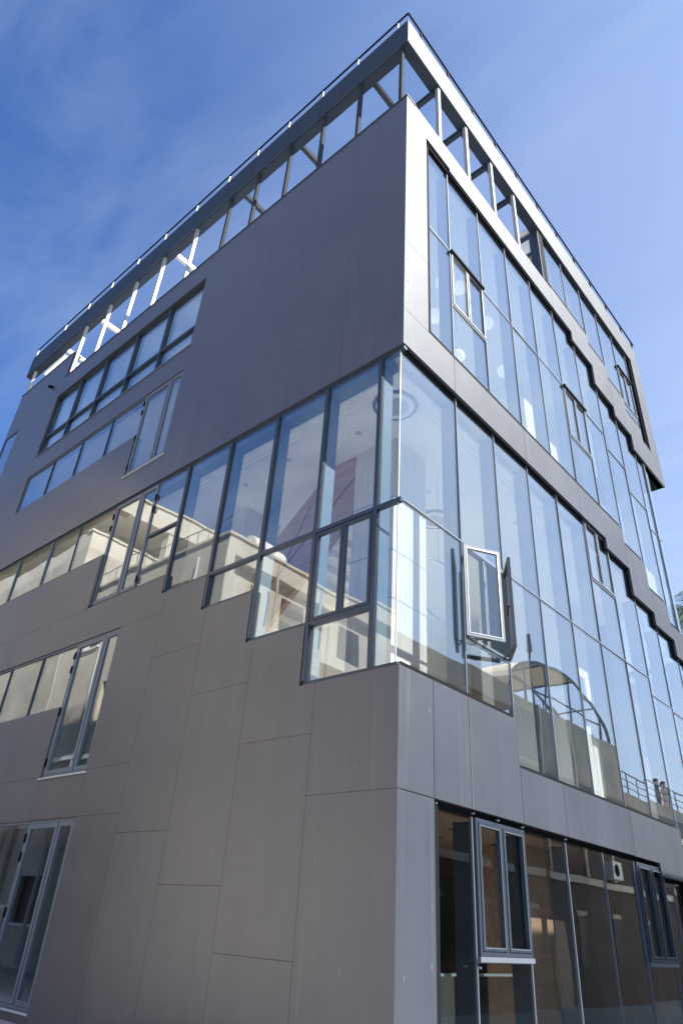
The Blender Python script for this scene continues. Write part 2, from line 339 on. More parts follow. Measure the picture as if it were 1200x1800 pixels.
# keep the last band panels below their own glass
PR2 = []
for r in PR:
    if r == (12.9, 15.35, 15.58, 18.56): r = (12.9, 15.35, 15.58, 16.66); PR2.append((12.9, 13.8, 16.66, 17.2)); 
    PR2.append(r)
PR = PR2
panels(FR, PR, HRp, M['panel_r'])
# backing walls behind the panel joints
bm, n = cells(FL, [(0.07, 19.9, -0.1, 18.45), (15.74, 19.9, 18.4, 19.7)], HL, 0.06, 0.22); link('wall', bm, M['black'], B)
bm, n = cells(FR, [(0.23, 13.55, -0.1, 18.5), (13.5, 15.35, 15.6, 18.5), (14.5, 15.35, 18.4, 21.2)], HRp[:-2], 0.06, 0.22); link('wall', bm, M['black'], B)
# metal cappings on the parapets
bm = bmesh.new(); fbox(bm, FL, -0.02, 15.74, 18.452, 18.49, -0.02, 0.32); link('coping', bm, M['frame'], B)
bm = bmesh.new(); fbox(bm, FL, 15.72, 19.92, 19.722, 19.76, -0.02, 0.32); link('coping', bm, M['frame'], B)
bm = bmesh.new(); fbox(bm, FR, 0.33, 7.0, 18.502, 18.54, 0.02, 0.32); link('coping', bm, M['frame'], B)
bm = bmesh.new(); wbox(bm, -0.012, 0.003, -0.003, 0.0015, 10.34, 18.44); link('corner_trim', bm, M['frame_grey'], B)
# end of the overhanging frame at the far corner: soffit and return wall
bm = bmesh.new(); wbox(bm, -2.2, -0.06, 13.6, 15.35, 15.6, 15.75); link('soffit', bm, M['black'], B)
bm = bmesh.new(); wbox(bm, -2.2, -0.23, 15.2, 15.34, 15.76, 21.1); link('side_wall', bm, M['panel_r'], B)

# ---- windows ---------------------------------------------------------------
def corr(F, a, z, d):      # where a line measured on the wall face lies at depth d, as seen from the street
    return a + ((a + 5.16)/6.75 if F is FL else (a + 6.75)/5.16)*d*0.0
def window(name='window'):
    bm = bmesh.new(); return bm
def finish_window(bm, mat): return link('window', bm, mat, B)
def frame_rect(bm, F, a0, a1, z0, z1, w_, d0, d1):
    fbox(bm, F, a0, a0+w_, z0, z1, d0, d1); fbox(bm, F, a1-w_, a1, z0, z1, d0, d1)
    fbox(bm, F, a0+w_, a1-w_, z0, z0+w_, d0, d1); fbox(bm, F, a0+w_, a1-w_, z1-w_, z1, d0, d1)
def pane(F, a0, a1, z0, z1, d, win, mat='glass', t=0.012):
    bm = bmesh.new()
    j = random.uniform(-1, 1)*0.004; k = random.uniform(-1, 1)*0.004
    def FF(a, z, dd): return F(a, z, dd + j*(1 if a > (a0+a1)/2 else -1) + k*(1 if z > (z0+z1)/2 else -1))
    fbox(bm, FF, a0, a1, z0, z1, d, d+t)
    return link('glass_pane', bm, M[mat], win)
def mullion(F, a, z0, z1, w_, d0, d1, mat, win, name='mullion'):
    bm = bmesh.new(); fbox(bm, F, a-w_/2, a+w_/2, z0, z1, d0, d1); return link(name, bm, M[mat], win)
def sash(F, a0, a1, z0, z1, d0, win, mat='frame_grey', w_=0.06, dep=0.06, gmat='glass', bead=None):
    bm = bmesh.new(); frame_rect(bm, F, a0, a1, z0, z1, w_, d0, d0+dep); s = link('sash', bm, M[mat], win)
    if bead:
        bm = bmesh.new(); frame_rect(bm, F, a0+w_-0.016, a1-w_+0.016, z0+w_-0.016, z1-w_+0.016, 0.014, d0-0.006, d0+0.004); link('glazing_bead', bm, M[bead], win)
    pane(F, a0+w_-0.005, a1-w_+0.005, z0+w_-0.005, z1-w_+0.005, d0+0.025, win, gmat)
    return s
def hinge(F, a, z, d, win, h=0.16):
    bm = bmesh.new(); fbox(bm, F, a-0.018, a+0.018, z-h/2, z+h/2, d-0.03, d); link('hinge', bm, M['black'], win)
def winroot(bm, mat='frame'): return link('window', bm, M[mat], B)

# -- long facade: strip windows with a pair of tall opening lights at the right end
def strip_window(zs, zd, zh, mulls, flush, spandrel=True):
    bm = bmesh.new(); dg = 0.05
    # outer trim: head shadow gap, sill and step jamb
    fbox(bm, FL, 7.27, 15.76, zh-0.05, zh-0.002, 0.03, 0.12)
    fbox(bm, FL, 8.98, 15.76, zs+0.002, zs+0.055, 0.035, 0.12)
    fbox(bm, FL, 15.72, 15.76, zs+0.055, zh-0.05, 0.035, 0.12)
    fbox(bm, FL, 8.93, 8.975, zd+0.05, zh-0.05, 0.03, 0.12)
    fbox(bm, FL, 7.25, 8.975, zd+0.002, zd+0.05, 0.03, 0.12)
    w_ = winroot(bm, 'frame_grey')
    xs = [8.98] + list(mulls) + [15.72]
    for a in mulls: mullion(FL, a, zs+0.055, zh-0.05, 0.045, 0.03, 0.16, 'frame', w_)
    for i in range(len(xs)-1): pane(FL, xs[i]+0.02, xs[i+1]-0.02, zs+0.05, zh-0.05, 0.055, w_)
    sash(FL, 7.83, 8.925, zd+0.055, zh-0.055, 0.028, w_, w_=0.085)
    sash(FL, 7.27, 7.80, zd+0.055, zh-0.055, 0.028, w_, w_=0.075)
    for z in (zh-0.30, zh-0.62, zd+0.30, (zd+zh)/2-0.1): hinge(FL, 8.95, z, 0.03, w_)
    return w_
for zs, zd, zh, mm_ in ((12.50, 11.15, 13.93, (10.62, 12.3, 14.02)), (5.22, 3.82, 6.68, (10.52, 12.12, 13.9)), (1.56, 0.18, 3.03, (10.5, 12.1, 13.9))):
    wz = strip_window(zs, zd, zh, mm_, True)
    bm = bmesh.new(); fbox(bm, FL, 7.2, 9.02, zd-0.035, zd-0.004, -0.03, 0.028); link('sill', bm, M['sill'], wz)
# -- top floor strip, glass set back with transom
bm = bmesh.new(); D0 = 0.07
fbox(bm, FL, 7.24, 15.76, 17.46, 17.548, D0, 0.24); fbox(bm, FL, 7.24, 15.76, 14.803, 14.86, D0, 0.24)
fbox(bm, FL, 15.70, 15.76, 14.86, 17.46, D0, 0.24); fbox(bm, FL, 7.24, 7.30, 14.86, 17.46, D0, 0.24)
fbox(bm, FL, 7.30, 15.70, 15.62, 15.70, D0-0.01, 0.20)
w5 = winroot(bm, 'frame')
xs = [7.30, 8.98, 10.72, 12.5, 14.15, 15.70]
for a in xs[1:-1]: mullion(FL, a, 14.86, 17.46, 0.065, D0-0.02, 0.20, 'frame', w5)
for i in range(5):
    pane(FL, xs[i]+0.03, xs[i+1]-0.03, 15.71, 17.47, D0+0.05, w5); pane(FL, xs[i]+0.03, xs[i+1]-0.03, 14.85, 15.61, D0+0.05, w5)
bm = bmesh.new(); fbox(bm, FL, 7.2, 15.82, 14.77, 14.797, -0.025, 0.09); link('sill', bm, M['frame_grey'], w5)
for i in range(5):
    bm = bmesh.new(); fbox(bm, FL, xs[i]+0.05, xs[i+1]-0.05, 14.87, 17.44, 0.26, 0.264); link('roller_blind', bm, M['blind'], w5)
# -- end window
bm = bmesh.new(); frame_rect(bm, FL, 18.76, 19.79, 13.01, 17.39, 0.03, 0.02, 0.12); we = winroot(bm)
pane(FL, 18.785, 19.765, 13.035, 17.365, 0.03, we)

# -- stepped corner glazing on the long facade
MU = [0.52, 1.79, 3.13, 4.54, 5.98, 7.16, 7.80, 8.95]
steps = [(0.06, 1.80, 4.55), (1.80, 3.15, 5.49), (3.15, 4.55, 6.40), (4.55, 5.98, 7.10), (5.98, 8.95, 7.50), (8.95, 15.78, 8.87)]
bm = bmesh.new()
fbox(bm, FL, 0.02, 15.76, 10.25, 10.328, 0.045, 0.13)
for a0, a1, z in steps: fbox(bm, FL, a0-(0.0 if a0 < 1 else 0.03), a1-0.03, z+0.002, z+0.06, 0.03, 0.13)
zz_ = [s[2] for s in steps]
for i, (a0, a1, z) in enumerate(steps[1:]): fbox(bm, FL, a0-0.085, a0-0.03, zz_[i]+0.06, z+0.002, -0.005, 0.13)
wc = winroot(bm, 'frame')
def bot(a):
    for a0, a1, z in steps:
        if a0 <= a < a1: return z
    return 8.87
for a in MU[:5]: mullion(FL, a, bot(a-0.05)+0.06, 10.25, 0.075, 0.02, 0.10, 'frame', wc)
for a in MU[:5]: mullion(FL, a, bot(a-0.05)+0.06, 10.12, 0.045, 0.10, 0.36, 'fin', wc, 'fin')
def transom(F, a0, a1, z, w_, win, d0=0.02, d1=0.10, mat='frame'):
    bm = bmesh.new(); fbox(bm, F, a0, a1, z-w_/2, z+w_/2, d0, d1); link('transom', bm, M[mat], win)
for a0, a1 in ((0.03, 0.48), (0.56, 1.75), (1.83, 3.09), (3.17, 4.50)): transom(FL, a0, a1, 7.13, 0.07, wc)
transom(FL, 0.56, 1.75, 5.50, 0.075, wc)
transom(FL, 6.02, 7.10, 8.80, 0.06, wc)
dg = 0.055
pane(FL, 0.109, 0.49, 7.16, 10.26, dg, wc); pane(FL, 0.109, 0.49, 4.60, 7.10, dg, wc)
pane(FL, 0.55, 1.76, 7.16, 10.26, dg, wc); pane(FL, 1.82, 3.10, 7.16, 10.26, dg, wc); pane(FL, 3.16, 4.51, 7.16, 10.26, dg, wc)
pane(FL, 0.55, 1.76, 4.60, 5.47, dg, wc); pane(FL, 1.82, 3.10, 5.54, 7.10, dg, wc); pane(FL, 3.16, 4.51, 6.45, 7.10, dg, wc)
pane(FL, 4.57, 5.95, 7.15, 10.26, dg, wc)
pane(FL, 6.01, 7.10, 7.55, 8.78, dg, wc); pane(FL, 6.01, 7.10, 8.82, 10.26, dg, wc)
sash(FL, 0.575, 1.15, 5.55, 7.08, 0.025, wc, 'frame', 0.05); sash(FL, 1.16, 1.74, 5.55, 7.08, 0.025, wc, 'frame', 0.05)
sash(FL, 7.14, 7.76, 7.57, 10.24, 0.028, wc, 'frame_grey', 0.075); sash(FL, 7.80, 8.90, 7.57, 10.24, 0.028, wc, 'frame_grey', 0.085)
for z in (9.95, 9.62, 7.85): hinge(FL, 8.93, z, 0.03, wc); hinge(FL, 7.12, z-0.1, 0.03, wc)
for a0, a1 in ((8.98, 10.6), (10.64, 12.05), (12.12, 13.95), (14.0, 15.7)): pane(FL, a0, a1, 8.92, 10.26, 0.05, wc)
mullion(FL, 10.62, 8.93, 10.25, 0.03, 0.03, 0.12, 'frame', wc); mullion(FL, 12.08, 8.93, 10.25, 0.07, 0.02, 0.14, 'frame_grey', wc); mullion(FL, 13.98, 8.93, 10.25, 0.06, 0.02, 0.14, 'frame_grey', wc)
mullion(FL, 15.74, 8.93, 10.25, 0.04, 0.03, 0.12, 'frame', wc)
# glass-to-glass corner joint
bm = bmesh.new(); wbox(bm, -0.108, -0.092, 0.048, 0.064, 4.6, 10.26); link('corner_seal', bm, M['alu'], wc)
# steel head beam behind the glass
bm = bmesh.new(); fbox(bm, FL, 0.40, 9.0, 10.12, 10.30, 0.13, 0.36); link('head_beam', bm, M['fin'], wc)

# -- street facade
def gv(a): return a + (a+6.75)/5.16*0.085*min(1.0, a/0.77)      # street glazing grid, set 0.1 m behind the cladding
def gz(z): return z + (z-1.6)/5.16*0.085
def F2(a, z, d): return FR(gv(a), gz(z), d+0.045)
def curtain(regions, mulls, transoms, head_gap=0.095, gmat='glass_street', fin='fin', finw=0.05, find=0.30, ztop=None, awnings=(), lower_frame='alu', gd=0.055):
    """regions: list of (v0,v1,z0,z1) steps; mulls: v list; transoms: {(v0,v1): z}"""
    bm = bmesh.new()
    for k_, (a0, a1, z0, z1) in enumerate(regions):
        last = k_ == len(regions)-1 or regions[k_+1][2] < z0
        fbox(bm, F2, max(a0, 0.02), a1, z1-head_gap, z1+0.05, 0.075, 0.16)
        fbox(bm, FR, max(a0 if k_ == 0 or regions[k_-1][2] > z0 else gv(a0), 0.12), a1-0.004 if last else gv(a1), z0+0.002, gz(z0)+0.03, 0.06, 0.17)
    for i in range(len(regions)-1):
        a = regions[i][1]; za, zb = regions[i][3], regions[i+1][3]
        if abs(za-zb) > 0.05: fbox(bm, F2, a-0.09, a-0.002, min(za, zb)-head_gap, max(za, zb)-head_gap, 0.085, 0.16)
    if regions[0][0] > 0.5: fbox(bm, FR, regions[0][0]-0.02, gv(regions[0][0])+0.02, regions[0][2]+0.1, regions[0][3]-0.05, 0.062, 0.15)
    win = winroot(bm, 'black')
    edges = [regions[0][0] if regions[0][0] > 0 else 0.058] + list(mulls) + [regions[-1][1]]
    def span(v):
        for a0, a1, z0, z1 in regions:
            if a0 <= v < a1: return z0, z1
        return regions[-1][2], regions[-1][3]
    for a in mulls:
        z0, z1 = span(a-0.02); z0b, z1b = span(a+0.02); z0 = max(z0, z0b) if False else min(z0, z0b); 
        z1 = min(z1, z1b)
        mullion(F2, a, z0+0.03, z1-head_gap, 0.020, 0.038, 0.075, 'joint', win)
        mullion(F2, a+0.03, z0+0.03, z1-head_gap-0.06, finw, 0.085, 0.085+find, fin, win, 'fin')
    for i in range(len(edges)-1):
        a0, a1 = edges[i], edges[i+1]; c = (a0+a1)/2; z0, z1 = span(c)
        zs = [z0+0.02] + sorted(t for (p, q), t in transoms.items() if p < c < q) + [z1-head_gap+0.01]
        aw = [w__ for w__ in awnings if w__[0] < c < w__[1]]
        for j in range(len(zs)-1):
            za, zb = zs[j], zs[j+1]
            if aw and abs(za-aw[0][2]) < 0.05 and abs(zb-aw[0][3]) < 0.05: continue
            pane(F2, a0+0.016, a1-0.016, za+0.014, zb-0.014, gd, win, gmat)
        for t in zs[1:-1]:
            transom(F2, a0+0.013, a1-0.013, t, 0.026, win, 0.040, 0.075, 'joint')
    return win
MR = [1.63, 2.98, 4.35, 5.70, 7.08, 8.43]
lower = [r for r in OR['lower']]
lower[0] = (0.04, 3.05, 4.56, 10.33)
lowerR = [lower[0], lower[1], (8.43, 9.9, 3.84, 10.05), (9.9, 11.28, 3.5, 9.31), (11.28, 12.6, 3.5, 8.96), (12.6, 13.45, 3.5, 8.5)]
lowerR[0] = (0.04, 3.05, 4.56, 10.33)
aw_l = [(1.66, 3.0, 5.45, 7.12), (7.2, 8.5, 8.66, 10.2)]
wl = curtain([(0.04, 3.05, 4.56, 10.33), (3.05, 8.43, 3.84, 10.33), (8.43, 9.8, 3.84, 10.05), (9.8, 11.15, 3.5, 9.31), (11.15, 12.5, 3.5, 8.96), (12.5, 13.45, 3.5, 8.5)],
  MR + [9.8, 11.15, 12.5], {(0, 1.62): 7.12, (1.66, 3.0): 7.12, (1.67, 2.99): 5.45, (3.04, 4.4): 7.12, (4.43, 5.77): 7.12, (5.79, 7.16): 7.12, (7.2, 8.5): 8.66, (7.19, 8.49): 7.12, (8.55, 9.88): 7.12, (9.95, 11.2): 6.72, (11.3, 12.5): 6.65, (12.65, 13.4): 6.5}, awnings=[(1.66, 3.0, 5.45, 7.12)])
# pair of casements: 8.6 m strip by the step
def closed_pair(v0, v1, z0, z1, win, mat='frame_grey', gmat=None, w_=0.035, topblack=True):
    vm = (v0+v1)/2
    for a0, a1 in ((v0+0.02, vm-0.012), (vm+0.012, v1-0.02)):
        bm = bmesh.new(); frame_rect(bm, F2, a0, a1, z0+0.02, z1-0.02, w_, 0.030, 0.054); link('sash', bm, M[mat], win)
        bm = bmesh.new(); frame_rect(bm, F2, a0+w_-0.012, a1-w_+0.012, z0+0.02+w_-0.012, z1-0.02-w_+0.012, 0.012, 0.024, 0.029); link('glazing_bead', bm, M['alu'], win)
    if topblack:
        bm = bmesh.new(); fbox(bm, F2, v0-0.02, v1+0.02, z1-0.015, z1+0.055, -0.02, 0.05); link('drip_hood', bm, M['black'], win)
closed_pair(7.1, 8.42, 8.68, 10.2, wl, topblack=False)
# open pair of casements
bm = bmesh.new(); frame_rect(bm, F2, 1.65, 2.965, 5.47, 7.10, 0.045, 0.02, 0.13); fbox(bm, F2, 2.29, 2.33, 5.515, 7.055, 0.04, 0.13); link('casement_frame', bm, M['frame_grey'], wl)
def open_sash(vh, sgn, ang, wd, z0, z1):
    def FO(a, z, d):   # a along sash from hinge, d through thickness
        c, s = math.cos(rad(ang)), math.sin(rad(ang))
        return (a*s + 0.0 - d*c + 0.0, vh + sgn*(a*c) + sgn*d*s, z)
    bm = bmesh.new(); frame_rect(bm, FO, 0.0, wd, z0, z1, 0.055, -0.02, 0.03); s_ = link('sash', bm, M['steel_dark' if sgn < 0 else 'frame_grey'], wl)
    bm = bmesh.new(); frame_rect(bm, FO, 0.045, wd-0.045, z0+0.045, z1-0.045, 0.009, -0.027, -0.021); link('glazing_bead', bm, M['alu'], wl)
    bm = bmesh.new(); fbox(bm, FO, 0.05, wd-0.05, z0+0.05, z1-0.05, -0.004, 0.006); link('glass_pane', bm, M['glass'], wl)
    bm = bmesh.new(); bar(bm, FO(0.02, z0-0.01, 0.0), (-0.06, vh+sgn*0.45, z0+0.01), 0.018, 0.012); bar(bm, FO(wd*0.7, z0-0.012, 0.0), (-0.06, vh+sgn*0.12, z0+0.008), 0.018, 0.012); link('stay', bm, M['steel_dark'], wl)
    if sgn < 0:
        bm = bmesh.new(); tube(bm, FO(wd-0.03, (z0+z1)/2-0.1, 0.03), FO(wd-0.03, (z0+z1)/2-0.1, 0.07), 0.012); bar(bm, FO(wd-0.03, (z0+z1)/2-0.1, 0.07), FO(wd-0.05, (z0+z1)/2-0.25, 0.075), 0.02, 0.015); link('handle', bm, M['black'], wl)
open_sash(1.67, 1, 30, 0.66, 5.50, 7.07)
open_sash(3.0, -1, 36, 0.66, 5.50, 7.07)

wm = curtain([(0.79, 8.43, 11.22, 17.62), (8.43, 9.8, 11.22, 17.27), (9.8, 11.15, 10.77, 16.5), (11.15, 12.5, 10.0, 16.15), (12.5, 13.5, 9.42, 15.58)],
  MR + [9.8, 11.15, 12.5], {(0.8, 1.6): 14.45, (1.66, 3.0): 14.45, (1.67, 2.99): 12.76, (3.04, 4.4): 14.45, (4.43, 5.77): 14.45, (5.79, 7.16): 14.45, (7.2, 8.5): 14.45, (7.21, 8.51): 12.76, (8.55, 9.88): 14.45, (9.95, 11.2): 14.0, (11.3, 12.5): 13.2, (12.65, 13.4): 12.55}, head_gap=0.13, find=0.28)
closed_pair(1.65, 2.97, 12.78, 14.43, wm); closed_pair(7.1, 8.42, 12.78, 14.43, wm)
wu = curtain([(7.10, 9.8, 18.56, 21.13), (9.8, 11.15, 18.2, 21.13), (11.15, 12.5, 17.7, 21.13), (12.5, 13.75, 17.2, 21.13), (13.75, 14.5, 16.65, 21.13)],
  [8.43, 9.8, 11.15, 12.5, 13.75], {(12.65, 13.87): 19.28, (12.66, 13.86): 17.62}, head_gap=0.13, find=0.28)
closed_pair(12.52, 13.73, 17.64, 19.27, wu)
bm = bmesh.new(); fbox(bm, FR, 14.44, 14.497, 16.7, 21.12, 0.065, 0.17); link('jamb', bm, M['black'], wu)
# ground floor shop glazing
wg = curtain([(0.79, 8.42, 0.06, 3.05), (8.42, 9.12, 0.06, 2.82)], [1.62, 2.97, 4.33, 5.71, 7.05, 8.42, 8.95],
  {(1.66, 2.95): 1.36, (7.1, 8.4): 1.37}, head_gap=0.09, gmat='glass_dark', fin='fin_dark', finw=0.06, find=0.26)
def shop_pair(v0, v1, z0, z1):
    bm = bmesh.new(); frame_rect(bm, F2, v0, v1, z0, z1, 0.05, 0.0, 0.05); fbox(bm, F2, (v0+v1)/2-0.03, (v0+v1)/2+0.03, z0+0.05, z1-0.05, 0.0, 0.05); link('casement_frame', bm, M['frame'], wg)
    vm = (v0+v1)/2
    for a0, a1 in ((v0+0.055, vm-0.035), (vm+0.035, v1-0.055)):
        bm = bmesh.new(); frame_rect(bm, F2, a0, a1, z0+0.055, z1-0.055, 0.04, -0.012, 0.045); link('sash', bm, M['frame'], wg)
        bm = bmesh.new(); frame_rect(bm, F2, a0+0.026, a1-0.026, z0+0.081, z1-0.081, 0.008, -0.018, -0.0125); link('glazing_bead', bm, M['frame_grey'], wg)
    bm = bmesh.new(); fbox(bm, F2, v0-0.02, v1+0.02, z0-0.06, z0-0.005, -0.012, 0.05); link('sill', bm, M['frame_grey'], wg)
shop_pair(1.645, 2.945, 1.42, 2.95); shop_pair(7.075, 8.385, 1.42, 2.95)
bm = bmesh.new(); fbox(bm, FR, 9.15, 9.95, 0.05, 2.80, 0.5, 0.6); link('entrance_wall', bm, M['walnut'], B)
# small glazing clips on the street facade panels
for v, z in ((0.80, 3.0), (1.66, 3.0), (2.30, 3.0), (2.99, 3.0), (4.36, 3.0), (1.68, 1.30)):
    bm = bmesh.new(); tube(bm, (0.012, v, z), (-0.03, v, z), 0.012, 8); link('glass_clip', bm, M['frame_grey'], B)

bm = bmesh.new()
for z in [11.4 + 0.62*i for i in range(10)]:
    for v in (0.10, 0.68): tube(bm, (0.004, v+0.01*math.sin(z*9), z), (-0.02, v, z), 0.012, 6)
link('rivet', bm, M['frame_grey'], B)
# end return: glazed side at the far corner
bm = bmesh.new(); wbox(bm, -2.1, -0.06, 13.43, 13.5, 8.45, 8.6); wbox(bm, -0.10, -0.06, 13.44, 13.5, 3.5, 15.6); we2 = winroot(bm, 'frame_grey')
for z0, z1 in ((3.6, 8.4), (9.5, 12.5), (12.55, 15.55)):
    bm = bmesh.new(); wbox(bm, -2.0, -0.08, 13.455, 13.467, z0, z1); link('glass_pane', bm, M['glass'], we2)
    mm3 = bmesh.new(); wbox(mm3, -1.06, -1.02, 13.43, 13.5, z0, z1); link('mullion', mm3, M['frame_grey'], we2)
box_obj('rear_wall', M['panel'], B, -20, -2.1, 13.35, 13.5, -0.1, 18.4)
box_obj('rear_wall', M['panel'], B, -19.9, -19.75, 0.23, 13.35, -0.1, 19.7)

# ---- roof structure -----------------------------------------------------------
# fascia panels
jl = [0, 1.75, 3.1, 4.55, 5.9, 7.29, 9.0, 10.8, 12.55, 14.28, 15.98, 17.82, 20.45]
for i in range(len(jl)-1):
    bm = bmesh.new(); fbox(bm, FL, jl[i]+(G if i else 0.002), jl[i+1]-G, 21.15, 22.27, 0, 0.05); link('fascia_panel', bm, M['fascia'], B)
jr = [0, 1.76, 4.44, 7.22, 9.93, 12.8, 15.35]
for i in range(len(jr)-1):
    bm = bmesh.new(); fbox(bm, FR, jr[i]+(G if i else 0.002), jr[i+1]-G, 21.14, 22.25, 0, 0.05); link('fascia_panel', bm, M['panel_r'], B)
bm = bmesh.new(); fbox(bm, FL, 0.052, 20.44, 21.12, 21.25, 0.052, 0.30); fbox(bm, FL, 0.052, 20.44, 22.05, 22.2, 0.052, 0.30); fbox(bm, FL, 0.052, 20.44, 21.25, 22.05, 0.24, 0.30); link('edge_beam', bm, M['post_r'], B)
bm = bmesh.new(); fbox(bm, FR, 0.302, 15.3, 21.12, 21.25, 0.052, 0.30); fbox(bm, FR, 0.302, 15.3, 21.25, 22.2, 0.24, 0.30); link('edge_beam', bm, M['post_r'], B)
pl = [0.26, 1.64, 2.98, 4.30, 5.68, 6.98, 8.72, 10.52, 12.2, 13.92, 15.62, 19.75]
for u in pl:
    z0 = 18.49 if u < 15.7 else 19.76
    bm = bmesh.new(); fbox(bm, FL, u-0.045, u+0.045, z0, 21.12, 0.05, 0.15); link('post', bm, M['post_shaded' if u < 8 else 'post'], B)  # near posts coloured as shaded, far ones as sunlit
for v in (1.48, 2.83, 4.18, 5.51):
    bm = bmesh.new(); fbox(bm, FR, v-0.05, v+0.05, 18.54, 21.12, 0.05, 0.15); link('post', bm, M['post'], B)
for u in (1.35, 4.1, 6.6, 10.2, 15.0, 17.6):
    bm = bmesh.new(); fbox(bm, FL, u-0.06, u+0.06, 21.15, 21.33, 0.302, 7.0); link('roof_beam', bm, M['post_shaded' if u < 8 else 'post'], B)  # near beams take the same painted shade
for v in (1.45, 2.8, 4.15, 5.5):
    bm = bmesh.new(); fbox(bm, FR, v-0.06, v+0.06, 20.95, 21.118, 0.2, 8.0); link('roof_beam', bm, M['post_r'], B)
bm = bmesh.new(); wbox(bm, -19.4, -17.7, 0.31, 3.0, 20.95, 21.11); link('roof_slab', bm, M['white'], B)
# handrail round the roof edge
bm = bmesh.new(); tube(bm, (0.0, 0.0, 22.62), (-20.3, 0.0, 22.62), 0.028, 8); tube(bm, (0, 0, 22.62), (0, 15.4, 22.62), 0.028, 8); rail = link('handrail', bm, M['black'], B)
for u in [0.35, 1.75, 3.1, 4.5, 5.9, 7.3, 9.0, 10.8, 12.5, 14.25, 15.95, 17.8, 20.2]:
    bm = bmesh.new(); fbox(bm, FL, u-0.012, u+0.012, 22.25, 22.60, -0.005, 0.03); link('rail_bracket', bm, M['post'], B)
for v in [0.6, 1.9, 3.2, 4.5, 5.8, 7.2, 8.6, 9.95, 11.3, 12.7, 14.1, 15.2]:
    bm = bmesh.new(); fbox(bm, FR, v-0.03, v+0.03, 22.25, 22.60, -0.005, 0.035); link('rail_bracket', bm, M['black'], B)
bm = bmesh.new(); wbox(bm, -19.8, -0.3, 0.3, 13.3, 17.75, 18.0); link('roof_slab', bm, M['white'], B)
bm = bmesh.new(); tube(bm, (-16.64, 0.02, 18.46), (-16.64, -0.16, 18.40), 0.06, 12); link('outlet_pipe', bm, M['black'], B)
# penthouse box on the street side
bm = bmesh.new(); wbox(bm, -7.0, -0.07, 7.02, 7.12, 20.9, 21.12); wbox(bm, -0.36, -0.07, 7.0, 7.12, 18.5, 20.9)
wbox(bm, -7.0, -0.36, 7.03, 7.12, 20.15, 20.25); wbox(bm, -7.0, -0.36, 7.03, 7.12, 18.1, 18.6); pw = link('window', bm, M['frame'], B)
bm = bmesh.new(); wbox(bm, -7.0, -0.36, 7.05, 7.12, 20.25, 20.9); link('spandrel', bm, M['white'], pw)
bm = bmesh.new(); wbox(bm, -7.0, -0.36, 7.06, 7.072, 18.6, 20.15); link('glass_pane', bm, M['glass'], pw)
box_obj('penthouse_ceiling', M['ply'], B, -7, -0.4, 7.2, 15.1, 20.7, 20.85)
box_obj('penthouse_wall', M['white'], B, -7.2, -7, 7.1, 15.2, 18.0, 21.1)
box_obj('penthouse_roof', M['white'], B, -7.2, -0.35, 7.0, 15.2, 21.27, 21.4)

# ---- interior --------------------------------------------------------------------
def ring(bm, c, r0, r1, z0, z1, n=40, a0=0.0, a1=2*math.pi):
    P = []
    full = abs(a1-a0-2*math.pi) < 1e-6; m = n if full else n+1
    for i in range(m):
        t = a0+(a1-a0)*i/n; cx, sx = math.cos(t), math.sin(t)
        P.append([bm.verts.new((c[0]+r*cx, c[1]+r*sx, z)) for r, z in ((r0, z0), (r1, z0), (r1, z1), (r0, z1))])
    for i in range(n):
        j = (i+1) % m
        for k in range(4): bm.faces.new([P[i][k], P[j][k], P[j][(k+1) % 4], P[i][(k+1) % 4]])
# floors and ceilings
box_obj('floor_slab', M['floor'], B, -19.7, -0.24, 0.24, 13.3, -0.05, 0.03)
box_obj('timber_ceiling', M['ply'], B, -6.9, -0.42, 0.24, 13.3, 3.02, 3.10)
box_obj('timber_ceiling', M['ply'], B, -19.7, -6.95, 0.24, 13.3, 3.10, 3.16)
box_obj('floor_slab', M['floor'], B, -6.9, -0.24, 0.24, 13.3, 3.3, 3.75)
box_obj('floor_slab', M['floor'], B, -19.7, -6.95, 0.24, 13.3, 3.2, 3.78)
box_obj('ceiling', M['ceil'], B, -7.0, -0.40, 0.40, 13.3, 10.16, 10.24)
box_obj('floor_slab', M['floor'], B, -19.7, -0.24, 0.24, 13.3, 10.36, 11.1)
box_obj('ceiling', M['ceil'], B, -19.7, -7.05, 0.24, 13.3, 10.28, 10.34)
box_obj('floor_slab', M['floor'], B, -19.7, -7.2, 0.24, 13.3, 6.75, 7.42)
box_obj('floor_slab', M['floor'], B, -19.7, -7.2, 0.24, 13.3, 14.0, 14.7)
box_obj('ceiling', M['ceil'], B, -19.7, -0.26, 0.24, 13.3, 17.6, 17.7)
# partition walls
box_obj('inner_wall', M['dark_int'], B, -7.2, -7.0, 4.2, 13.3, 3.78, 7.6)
box_obj('inner_wall', M['white'], B, -7.2, -7.0, 4.2, 13.3, 7.6, 17.6)
box_obj('inner_wall', M['white'], B, -7.2, -7.0, 0.3, 4.2, 11.1, 17.6)
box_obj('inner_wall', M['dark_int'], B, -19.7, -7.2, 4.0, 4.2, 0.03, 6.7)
box_obj('inner_wall', M['white'], B, -19.7, -7.2, 4.0, 4.2, 7.42, 17.6)
box_obj('inner_wall', M['white'], B, -7.0, -0.4, 13.1, 13.3, 0.03, 3.0)
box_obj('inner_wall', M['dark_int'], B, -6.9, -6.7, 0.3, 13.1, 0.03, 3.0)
box_obj('core_wall', M['white'], B, -5.0, -2.3, 10.6, 12.9, 3.76, 10.15)
box_obj('core_wall', M['white'], B, -5.0, -2.4, 9.3, 12.6, 11.12, 17.55)
